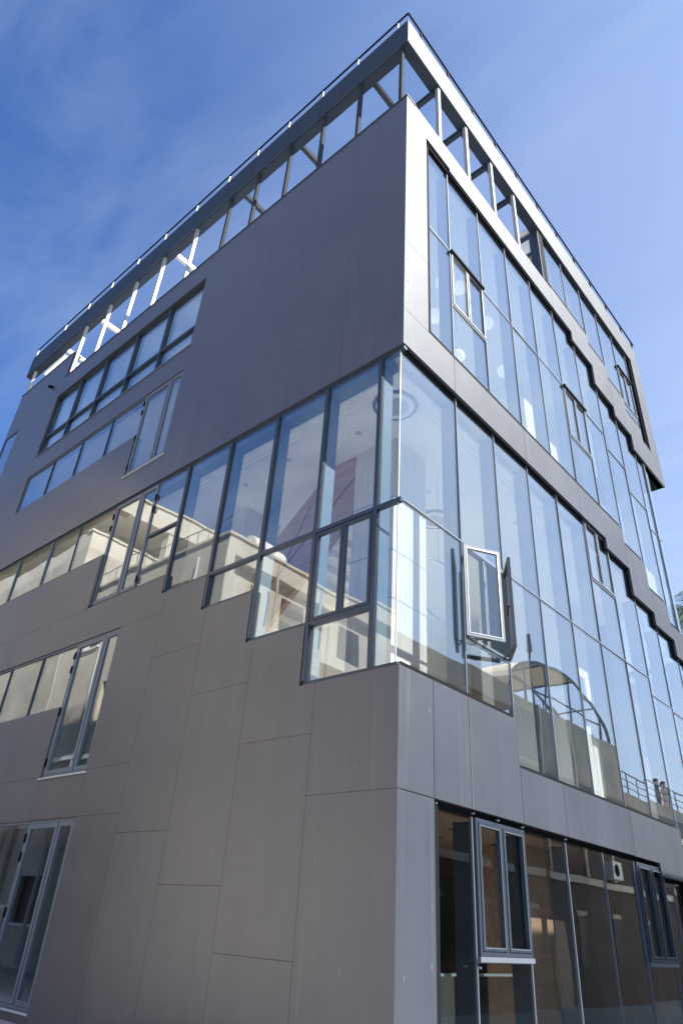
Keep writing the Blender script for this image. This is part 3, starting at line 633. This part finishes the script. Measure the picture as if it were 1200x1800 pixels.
for y0, y1, zt in ((6.6, 7.1, 13.75), (7.42, 7.95, 14.95), (8.55, 9.3, 14.25), (10.1, 10.5, 13.6), (11.5, 11.9, 13.3)):
    box_obj('sun_patch_panel', M['white'], B, -1.42, -1.3, y0, y1, 11.12, zt)  # white panels added and sized so sunlit patches show behind the glass
# hall: oak column, walnut stair balustrade, second column
colm = box_obj('column', M['oak'], B, -2.62, -1.6, 1.86, 2.92, 3.76, 10.15)
for z in (5.3, 6.62, 7.58, 8.74):   # shadow joints between cladding boards
    b_ = bmesh.new(); wbox(b_, -1.603, -1.597, 1.855, 2.925, z-0.006, z+0.006); wbox(b_, -2.63, -1.6, 1.853, 1.86, z-0.006, z+0.006); link('cladding_joint', b_, M['frame_grey'], colm)
box_obj('column', M['oak'], B, -7.0, -6.08, 1.86, 3.0, 3.76, 10.15)
bm = bmesh.new()
def prism(bm, pts, y0, y1):
    A_ = [bm.verts.new((x, y0, z)) for x, z in pts]; C_ = [bm.verts.new((x, y1, z)) for x, z in pts]
    n = len(pts)
    bm.faces.new(A_); bm.faces.new(C_[::-1])
    for i in range(n): bm.faces.new([A_[i], A_[(i+1) % n], C_[(i+1) % n], C_[i]])
prism(bm, [(-2.63, 10.15), (-3.32, 10.15), (-5.2, 8.62), (-6.0, 7.4), (-6.0, 6.0), (-5.4, 6.35), (-3.73, 7.76), (-2.63, 8.80)], 1.88, 2.0)
stair = link('stair_balustrade', bm, M['walnut'], B)
bm = bmesh.new(); bar(bm, (-2.63, 1.872, 9.62), (-5.2, 1.872, 7.5), 0.012, 0.015); bar(bm, (-3.9, 1.872, 9.35), (-4.6, 1.872, 8.0), 0.012, 0.012); link('board_joint', bm, M['black'], stair)
for i in range(14):
    bm = bmesh.new(); x = -2.7-0.27*i; wbox(bm, x-0.27, x, 2.0, 3.4, 8.55-0.19*i-0.17, 8.55-0.19*i); link('stair_tread', bm, M['floor'], B)
# ceiling cornice lines
bm = bmesh.new()
for o_ in (0.55, 0.68):
    wbox(bm, -6.9, -o_, o_, o_+0.035, 10.13, 10.158); wbox(bm, -o_-0.035, -o_, o_+0.037, 13.0, 10.13, 10.158)
link('cornice', bm, M['ceil'], B)
def cassette(x, y, z, r, label):
    t = thing('ceiling_air_conditioner', label, 'air conditioner', (x, y, z), 'round air conditioners in the corner hall')
    bm = bmesh.new(); ring(bm, (0, 0), r*1.02, r*1.5, -0.012, 0.0); link('ceiling_ring', bm, M['white'], t)
    bm = bmesh.new(); ring(bm, (0, 0), r*0.86, r*1.02, -0.05, 0.0); link('air_slot', bm, M['frame'], t)
    bm = bmesh.new(); ring(bm, (0, 0), 0.001, r*0.86, -0.07, -0.01); link('cover', bm, M['white'], t)
    bm = bmesh.new(); s_ = r*0.062
    k = 0
    for i in range(-12, 13):
        for j in range(-12, 13):
            px, py = (i+0.5*(j % 2))*s_, j*s_*0.87
            if px*px+py*py < (r*0.62)**2:
                tube(bm, (px, py, -0.074), (px, py, -0.069), s_*0.33, 6)
    g_ = link('grille', bm, M['frame'], t); g_['kind'] = 'stuff'
cassette(-0.98, 1.05, 10.158, 0.42, 'round white ceiling air conditioner behind the glass corner, with perforated grille')
cassette(-2.76, 4.93, 10.158, 0.42, 'round ceiling air conditioner farther inside the hall, behind the street glazing')
for x, y in ((-2.1, 1.3), (-3.9, 1.1), (-5.4, 1.2), (-2.2, 3.9), (-1.3, 6.2), (-2.6, 7.5)):
    bm = bmesh.new(); ring(bm, (x, y), 0.001, 0.06, 10.145, 10.159, 16); link('downlight', bm, M['sill'], B)
for x, y in ((-1.4, 2.3), (-1.2, 3.0), (-2.0, 3.8), (-1.6, 4.9), (-1.6, 5.4)):
    bm = bmesh.new(); ring(bm, (x, y), 0.001, 0.06, 3.012, 3.022, 16); link('downlight', bm, M['black'], B)
# large hoop pendant in the hall
t = thing('hoop_pendant_lamp', 'large thin hoop lamp hanging inside the glass corner hall', 'lamp', (-1.6, 3.35, 7.35))
bm = bmesh.new(); n_ = 48
for i in range(n_):
    a, b_ = 2*math.pi*i/n_, 2*math.pi*(i+1)/n_
    tube(bm, (0.1*math.cos(a), 0.62*math.cos(a), 0.62*math.sin(a)), (0.1*math.cos(b_), 0.62*math.cos(b_), 0.62*math.sin(b_)), 0.014, 6)
link('hoop', bm, M['fin_dark'], t)
bm = bmesh.new(); tube(bm, (0, 0, 0.62), (0, 0, 2.8), 0.006, 6); link('cable', bm, M['fin_dark'], t)
# globe pendants, middle storey
globes = [(-2.0, 3.98, 15.8, 'lowest white globe lamp behind the first pane of the middle storey'),
 (-1.45, 4.4, 16.9, 'white globe lamp seen through the left casement of the middle storey'),
 (-1.6, 3.8, 16.66, 'white globe lamp just left of the first casement of the middle storey'),
 (-1.5, 5.94, 16.86, 'white globe lamp hanging right of the first casement of the middle storey'),
 (-2.0, 5.07, 15.16, 'white globe lamp hanging low under the first casement of the middle storey'),
 (-2.0, 7.73, 16.61, 'white globe lamp with trailing cable in the fourth bay of the middle storey'),
 (-2.15, 12.75, 14.6, 'white globe lamp near the far end of the middle storey'),
 (-2.15, 11.9, 13.9, 'lower white globe lamp near the far end of the middle storey')]
for x, y, z, lab in globes:
    t = thing('globe_pendant_lamp', lab, 'lamp', (x, y, z), 'white globe pendant lamps')
    bm = bmesh.new(); bmesh.ops.create_uvsphere(bm, u_segments=24, v_segments=16, radius=0.20); link('globe', bm, M['lamp'], t, True)
    bm = bmesh.new(); tube(bm, (0, 0, 0.19), (0, 0, 17.6-z), 0.008, 6); link('cable', bm, M['sill'], t)
# upper small rooms: pale door frames on back walls
for z0 in (11.15, 14.8):
    for x in (-8.6, -10.9, -13.2):
        bm = bmesh.new(); wbox(bm, x-0.5, x+0.5, 3.9, 3.99, z0, z0+2.15); link('inner_door', bm, M['fin'], B)
# ground floor interior
box_obj('column', M['ply'], B, -1.9, -1.1, 5.0, 5.9, 0.03, 3.01)
box_obj('counter', M['dark_int'], B, -3.0, -1.5, 1.4, 3.4, 0.03, 1.12)
bm = bmesh.new(); wbox(bm, -3.2, -3.1, 0.6, 4.6, 2.3, 2.36); wbox(bm, -3.15, -3.1, 1.2, 2.1, 1.35, 1.95); wbox(bm, -3.15, -3.1, 2.5, 3.6, 1.5, 1.8); link('wall_shelf', bm, M['fin'], B)
for i in range(9):
    bm = bmesh.new(); wbox(bm, -5.0, -2.8, 3.6+0.28*i, 3.88+0.28*i, 0.03, 0.2+0.17*i); link('stair_tread', bm, M['dark_int'], B)
for x, y in ((-1.0, 1.15),):
    t = thing('shade_pendant_lamp', 'small flat cream pendant shade under the timber ceiling behind the first shop pane', 'lamp', (x, y, 2.6))
    bm = bmesh.new(); tube(bm, (0, 0, 0.06), (0, 0, 0.16), 0.15, 16, 0.12); link('lamp_shade', bm, M['sill'], t)
    bm = bmesh.new(); tube(bm, (0, 0, 0.16), (0, 0, 0.42), 0.008, 6); link('cable', bm, M['black'], t)
bm = bmesh.new(); wbox(bm, -0.8, -0.79, 0.9, 4.0, 0.03, 1.15); link('glass_screen', bm, M['glass'], B)
bm = bmesh.new(); wbox(bm, -0.82, -0.77, 0.9, 4.0, 1.16, 1.19); link('screen_rail', bm, M['alu'], B)

# ------------------------------------------------------------------ neighbours across the alley
A = thing('concrete_house', 'cream rendered block across the alley, mirrored in the strip windows', 'building', (-17.7, -11, -0.1))
A_off = Vector((17.7, 11, 0.1))
def nb(name, mat, x0, x1, y0, y1, z0, z1, par):
    bm = bmesh.new(); wbox(bm, x0, x1, y0, y1, z0, z1); bmesh.ops.translate(bm, verts=bm.verts, vec=-par.location); return link(name, bm, M[mat], par)
def holewall(par, x0, x1, y, z0, z1, holes, mat, t=0.35):
    bm, n = cells(lambda a, z, d: (a, y-d, z), [(x0, x1, z0, z1)], holes, 0, t); bmesh.ops.translate(bm, verts=bm.verts, vec=-par.location); return link('wall', bm, M[mat], par)
wh = [(-19.65, -18.4, 7.7, 9.3), (-16.2, -15.0, 7.7, 9.3), (-21.2, -18.3, 1.1, 2.5), (-16.5, -15.2, 1.1, 2.5), (-16.4, -14.6, 10.9, 12.3), (-21.6, -20.4, 10.9, 12.3)]
holewall(A, -22.9, -12.5, -6, -0.1, 13.1, wh, 'concrete')
for h in wh:
    nb('window', 'darkwin', h[0], h[1], -6.3, -6.2, h[2], h[3], A)
    nb('sill', 'white', h[0]-0.08, h[1]+0.08, -6.2, -5.92, h[2]-0.08, h[2]-0.002, A)
nb('body', 'concrete', -22.9, -12.86, -20, -6.36, -0.1, 12.9, A)
# street-side face with balcony recess bands
nb('balcony_slab', 'concrete', -12.86, -12.1, -20, -6.4, 9.6, 9.85, A)
nb('balcony_parapet', 'concrete', -12.25, -12.1, -20, -6.4, 9.86, 10.6, A)
nb('balcony_slab', 'concrete', -12.86, -12.1, -20, -6.4, 6.2, 6.45, A)
nb('balcony_parapet', 'concrete', -12.25, -12.1, -20, -6.4, 6.46, 7.3, A)
nb('parapet', 'concrete', -12.86, -12.5, -20, -6.36, 12.9, 13.6, A)
nb('parapet', 'concrete', -22.9, -12.5, -6.36, -6.0, 13.1, 13.6, A)
nb('coping', 'concrete', -12.9, -12.42, -20, -5.92, 13.6, 13.7, A)
nb('coping', 'concrete', -22.9, -12.9, -6.4, -5.92, 13.6, 13.7, A)
for y in (-9.4, -12.6):
    nb('window', 'darkwin', -12.85, -12.80, y-1.2, y, 10.7, 12.4, A); nb('window', 'darkwin', -12.85, -12.80, y-1.2, y, 7.3, 9.0, A)
nb('ledge', 'white', -22.9, -12.5, -6.0, -5.85, 6.35, 6.5, A)
for x in (-13.4, -17.2, -22.4):   # upright ribs
    nb('pilaster', 'concrete2', x-0.18, x+0.18, -6.0, -5.86, -0.1, 6.34, A)
for x in (-14.1, -19.9):
    bm = bmesh.new(); tube(bm, (x, -5.9, 0), (x, -5.9, 13.0), 0.055, 8); bmesh.ops.translate(bm, verts=bm.verts, vec=-A.location); link('drainpipe', bm, M['sill'], A)
for y in (-7.2, -8.4, -11.2):
    bm = bmesh.new(); tube(bm, (-12.07, y, 0), (-12.07, y, 13.2), 0.05, 8); bmesh.ops.translate(bm, verts=bm.verts, vec=-A.location); link('drainpipe', bm, M['concrete2'], A)
for i in range(16):
    bm = bmesh.new(); x = -22.6+0.66*i; tube(bm, (x, -6.1, 13.7), (x, -6.1, 14.4), 0.014, 6); bmesh.ops.translate(bm, verts=bm.verts, vec=-A.location); link('baluster', bm, M['steel_dark'], A)
bm = bmesh.new(); tube(bm, (-22.7, -6.1, 14.4), (-12.6, -6.1, 14.4), 0.018, 6); bmesh.ops.translate(bm, verts=bm.verts, vec=-A.location); link('top_rail', bm, M['steel_dark'], A)
# water tank on the roof
t = thing('roof_water_tank', 'white ribbed water tank lying on the cream block roof', 'water tank', (-14.0, -9.0, 13.7))
bm = bmesh.new(); tube(bm, (0, -1.0, 0.65), (0, 1.0, 0.65), 0.55, 20); 
for i in range(7): tube(bm, (0, -0.9+0.3*i, 0.65), (0, -0.82+0.3*i, 0.65), 0.58, 20)
link('tank', bm, M['white'], t)
bm = bmesh.new(); wbox(bm, -0.4, 0.4, -0.8, -0.65, -0.8, 0.2); wbox(bm, -0.4, 0.4, 0.65, 0.8, -0.8, 0.2); link('cradle', bm, M['steel_dark'], t)
A2 = thing('rear_apartment_house', 'taller cream house behind with a deep loggia under its roof band', 'building', (-30, -12, -0.1))
nb('wall', 'concrete2', -38, -23.0, -16, -6.0, -0.1, 16.3, A2)
nb('parapet', 'concrete', -23.3, -23.0, -16, -6.0, 16.3, 17.15, A2)
nb('parapet', 'concrete', -38, -23.3, -6.3, -6.0, 16.3, 17.15, A2)
nb('coping', 'concrete', -23.35, -22.93, -16, -5.93, 17.15, 17.25, A2)
nb('loggia_wall', 'concrete2', -38, -25.5, -16, -8.5, 17.1, 18.9, A2)
nb('roof_band', 'concrete', -38, -23.0, -16, -6.0, 18.95, 20.1, A2)
nb('coping', 'concrete', -38.1, -22.9, -16, -5.9, 20.1, 20.2, A2)
nb('pillar', 'concrete', -23.5, -23.05, -10.3, -9.9, 17.25, 18.95, A2)
nb('window', 'darkwin', -22.99, -22.93, -12.6, -11.2, 13.9, 15.6, A2)

# ------------------------------------------------------------------ terrace building across the street (seen mirrored)
T = thing('terrace_building', 'cream street building with a roof terrace, mirrored in the street glazing', 'building', (10, 20, -0.1))
nb('wall', 'streetwall', 6.5, 15.99, 8.3, 36.03, -0.1, 5.57, T)
nb('upper_wall', 'brownwall', 6.52, 15.99, 15.27, 36.03, 5.57, 7.01, T)
nb('terrace_parapet', 'terrace_render', 6.5, 6.72, 24.99, 36.03, 7.01, 7.54, T)
nb('terrace_parapet', 'terrace_render', 6.5, 6.72, 15.39, 24.99, 7.01, 9.33, T)
nb('roof_slab', 'canvas', 6.39, 15.99, 8.3, 15.27, 8.56, 8.94, T)
nb('upper_wall', 'concrete', 7.05, 15.99, 8.3, 15.27, 5.57, 8.56, T)
nb('parapet', 'canvas', 6.39, 6.61, 8.3, 15.27, 8.94, 9.36, T)
for y in (10.2, 12.9, 15.7, 18.8, 21.9, 25.0):
    nb('window', 'darkwin', 6.47, 6.49, y, y+0.6, 0.9, 2.5, T); nb('lintel', 'concrete2', 6.44, 6.495, y-0.1, y+0.7, 2.52, 2.66, T)
nb('door', 'walnut', 6.45, 6.49, 17.26, 18.26, -0.1, 2.26, T)
nb('string_course', 'concrete', 6.37, 6.49, 8.3, 36.03, 3.48, 3.7, T)
def arch_pts(x):
    return [(x, 19.91-4.53*math.cos(math.pi*i/22), 9.33+2.04*math.sin(math.pi*i/22)) for i in range(23)]
nb('window', 'darkwin', 6.46, 6.49, 15.9, 17.0, 5.75, 6.8, T); nb('pilaster', 'concrete2', 6.4, 6.495, 17.4, 17.6, 3.75, 9.33, T)
nb('window', 'darkwin', 6.46, 6.49, 18.3, 19.400000000000002, 5.75, 6.8, T); nb('pilaster', 'concrete2', 6.4, 6.495, 19.8, 20.0, 3.75, 9.33, T)
nb('window', 'darkwin', 6.46, 6.49, 20.9, 22.0, 5.75, 6.8, T); nb('pilaster', 'concrete2', 6.4, 6.495, 22.4, 22.599999999999998, 3.75, 9.33, T)
nb('parapet_panel', 'darkwin', 6.44, 6.495, 15.6, 17.2, 7.2, 8.9, T)
cn = thing('arched_canopy_frame', 'dark arched steel canopy frame standing on the terrace, mirrored in the glazing', 'canopy', (6.7, 19.9, 9.33))
def rel(p, par): return (p[0]-par.location[0], p[1]-par.location[1], p[2]-par.location[2])
for x in (6.61, 8.5, 10.4):
    bm = bmesh.new(); P_ = arch_pts(x)
    for i in range(22): tube(bm, rel(P_[i], cn), rel(P_[i+1], cn), 0.07, 6)
    link('arch', bm, M['steel_dark'], cn)
    bm = bmesh.new()
    for i in range(3, 20, 3): tube(bm, rel(P_[i], cn), rel((x, P_[i][1], 9.33), cn), 0.035, 6)
    tube(bm, rel((x, 16.05, 10.0), cn), rel((x, 23.8, 10.0), cn), 0.04, 6); link('brace', bm, M['steel_dark'], cn)
bm = bmesh.new()
for i in (5, 9, 13, 17): tube(bm, rel(arch_pts(6.61)[i], cn), rel(arch_pts(10.4)[i], cn), 0.04, 6)
link('purlin', bm, M['steel_dark'], cn)
bm = bmesh.new(); pa, pb = arch_pts(6.63), arch_pts(10.4)
for i in range(0, 13):
    vs = [bm.verts.new(rel((p[0], p[1], p[2]+o_), cn)) for p, o_ in ((pa[i], .045), (pa[i+1], .045), (pb[i+1], .045), (pb[i], .045), (pa[i], .06), (pa[i+1], .06), (pb[i+1], .06), (pb[i], .06))]
    for f in ((0,1,2,3), (4,7,6,5), (0,4,5,1), (3,2,6,7)): bm.faces.new([vs[k] for k in f])
link('canvas_cover', bm, M['canvas'], cn)
rl = thing('terrace_railing', 'thin dark railing along the terrace edge beside two standing people', 'railing', (6.61, 30.5, 7.54))
bm = bmesh.new(); tube(bm, (0, -5.5, 0.92), (0, 5.5, 0.92), 0.035, 6); link('top_rail', bm, M['steel_dark'], rl)
bm = bmesh.new(); tube(bm, (0, -5.5, 0.6), (0, 5.5, 0.6), 0.022, 6); link('mid_rail', bm, M['steel_dark'], rl)
bm = bmesh.new(); tube(bm, (0, -5.5, 0.3), (0, 5.5, 0.3), 0.022, 6); link('mid_rail', bm, M['steel_dark'], rl)
for i in range(9):
    bm = bmesh.new(); y = -5.5+1.375*i; tube(bm, (0, y, 0), (0, y, 0.92), 0.03, 6); link('baluster', bm, M['steel_dark'], rl)
# wall-mounted outdoor unit
ac = thing('outdoor_unit', 'white outdoor air conditioning unit hung on the brown street wall', 'air conditioner', (6.4, 22.1, 3.85))
bm = bmesh.new(); wbox(bm, -0.28, 0.05, -0.42, 0.42, -0.02, 0.58); link('casing', bm, M['white'], ac)
bm = bmesh.new(); tube(bm, (-0.282, -0.1, 0.28), (-0.30, -0.1, 0.28), 0.21, 20); link('fan_guard', bm, M['black'], ac)
# lamp post
lp = thing('street_lamp_post', 'slim dark post rising in front of the arched canopy, mirrored in the glazing', 'lamp post', (6.25, 16.8, -0.1))
bm = bmesh.new(); tube(bm, (0, 0, 0), (0, 0, 11.3), 0.06, 10, 0.035); link('pole', bm, M['steel_dark'], lp)
bm = bmesh.new(); tube(bm, (0, 0, 11.3), (0, 0, 12.0), 0.09, 10, 0.07); link('lamp_head', bm, M['frame_grey'], lp)

# ------------------------------------------------------------------ people on the terrace
def person(x, y, z, rz, cloth, trousers, label, pose):
    t = thing('person', label, 'person', (x, y, z), 'people standing on the terrace', rz)
    J = {'pelvis': (0,0,.93), 'belly': (0,0,1.08), 'chest': (0,.0,1.30), 'neck': (0,0.01,1.47), 'head': (0,.03,1.56), 'top': (0,.02,1.68),
         'hl': (.10,0,.88), 'kl': (.11,.03,.50), 'al': (.11,-.01,.09), 'fl': (.12,.14,.04), 'hr': (-.10,0,.88), 'kr': (-.12,.02,.50), 'ar': (-.13,-.01,.09), 'fr': (-.14,.14,.04),
         'sl': (.18,0,1.38), 'el': (.24,.02,1.12), 'wl': pose[0], 'dl': pose[1], 'sr': (-.18,0,1.38), 'er': (-.25,.0,1.12), 'wr': pose[2], 'dr': pose[3]}
    Rr = {'pelvis': .135, 'belly': .125, 'chest': .145, 'neck': .055, 'head': .085, 'top': .08, 'hl': .095, 'kl': .062, 'al': .042, 'fl': .035, 'hr': .095, 'kr': .062, 'ar': .042, 'fr': .035,
          'sl': .062, 'el': .045, 'wl': .03, 'dl': .028, 'sr': .062, 'er': .045, 'wr': .03, 'dr': .028}
    E_ = [('pelvis','belly'),('belly','chest'),('chest','neck'),('neck','head'),('head','top'),('pelvis','hl'),('hl','kl'),('kl','al'),('al','fl'),('pelvis','hr'),('hr','kr'),('kr','ar'),('ar','fr'),
          ('chest','sl'),('sl','el'),('el','wl'),('wl','dl'),('chest','sr'),('sr','er'),('er','wr'),('wr','dr')]
    names = list(J)
    me = bpy.data.meshes.new('body'); me.from_pydata([J[k] for k in names], [(names.index(a), names.index(b)) for a, b in E_], []); 
    o = bpy.data.objects.new('body', me); COL.objects.link(o); o.parent = t
    sk = o.modifiers.new('skin', 'SKIN'); 
    if not me.skin_vertices: pass
    for i, k in enumerate(names):
        me.skin_vertices[0].data[i].radius = (Rr[k], Rr[k]*(0.72 if k in ('chest', 'belly', 'pelvis') else 1))
        me.skin_vertices[0].data[i].use_root = (k == 'pelvis')
    o.modifiers.new('sub', 'SUBSURF').levels = 1
    o.modifiers['sub'].render_levels = 2
    dg_ = bpy.context.evaluated_depsgraph_get(); ev = o.evaluated_get(dg_); m2 = bpy.data.meshes.new_from_object(ev)
    o.modifiers.clear(); o.data = m2
    m2.materials.clear()
    for mm_ in (M['skin'], cloth, trousers): m2.materials.append(mm_)
    for p in m2.polygons:
        c = p.center; p.use_smooth = True
        p.material_index = 0 if (c.z > 1.45 or (abs(c.x) > .2 and c.z < 1.0)) else (1 if c.z > 0.93 else 2)
    bm = bmesh.new(); bmesh.ops.create_uvsphere(bm, u_segments=14, v_segments=10, radius=0.108); bmesh.ops.scale(bm, vec=(0.9, 1.0, 1.0), verts=bm.verts); bmesh.ops.translate(bm, vec=(0, -0.015, 1.645), verts=bm.verts)
    link('hair', bm, M['hair'], t, True)
person(7.0, 30.4, 7.24, rad(80), M['darkcloth'], M['darkcloth'], 'person in dark clothes standing left at the terrace railing, arms down', ((.26,.08,.88), (.25,.12,.80), (-.27,.05,.88), (-.27,.09,.80)))
person(7.05, 31.35, 7.24, rad(95), M['beigecloth'], M['beigecloth'], 'person in beige clothes standing right at the terrace railing, hands forward', ((.18,.24,1.08), (.10,.30,1.10), (-.2,.22,1.08), (-.12,.3,1.08)))
nb('terrace_deck', 'paving', 6.72, 15.9, 25.0, 36.0, 7.02, 7.235, T)

# ------------------------------------------------------------------ palm behind the far corner
pt = thing('palm_tree', 'tall palm with drooping green fronds rising behind the far glass corner', 'tree', (-2.55, 26, -0.1))
bm = bmesh.new()
for i in range(12): tube(bm, (0.05*math.sin(i), 0, 1.28*i), (0.05*math.sin(i+1), 0, 1.28*(i+1)), 0.22-0.008*i, 10, 0.20-0.008*i)
link('trunk', bm, M['trunk'], pt)
for k in range(22):
    a = k*2.399; up = 0.95-0.075*k; ln = random.uniform(2.3, 3.0)
    bm = bmesh.new(); prev = None
    P_ = []
    for i in range(13):
        s = i/12; P_.append(Vector((math.cos(a)*ln*s*(1-0.18*s), math.sin(a)*ln*s*(1-0.18*s), 15.4+up*ln*s-1.7*s*s)))
    for i in range(12): tube(bm, P_[i], P_[i+1], 0.025*(1-i/13), 5)
    side = Vector((-math.sin(a), math.cos(a), 0))
    for i in range(1, 13):
        for q in range(3):
            f = (i-1+q/3)/12; b0 = P_[i-1].lerp(P_[i], q/3); dr = (P_[i]-P_[i-1]).normalized(); ll = 0.62*math.sin(math.pi*min(1, f*0.85+0.15))+0.12
            for sg in (-1, 1):
                tip = b0+(side*sg*0.8+dr*0.7+Vector((0, 0, -0.45-random.random()*0.3)))*ll
                wv = dr*0.022; vv = [bm.verts.new(x_) for x_ in (b0-wv, b0+wv, tip)]
                bm.faces.new(vv)
    link('frond', bm, M['leaf'], pt)
# roof terrace lattice visible below the palm
lt = thing('rear_house', 'white house with a lattice balcony behind the far corner of the office block', 'building', (-4, 24, -0.1))
nb('wall', 'white', -9, -1.5, 20.5, 30, -0.1, 10.6, lt)
bm = bmesh.new()
for i in range(13):
    y = 20.5; x = -8.9+0.6*i; tube(bm, rel((x, y, 10.6), lt), rel((x, y, 12.0), lt), 0.03, 6)
tube(bm, rel((-9, 20.5, 12.0), lt), rel((-1.5, 20.5, 12.0), lt), 0.04, 6); tube(bm, rel((-9, 20.5, 11.3), lt), rel((-1.5, 20.5, 11.3), lt), 0.03, 6)
link('balcony_railing', bm, M['white'], lt)
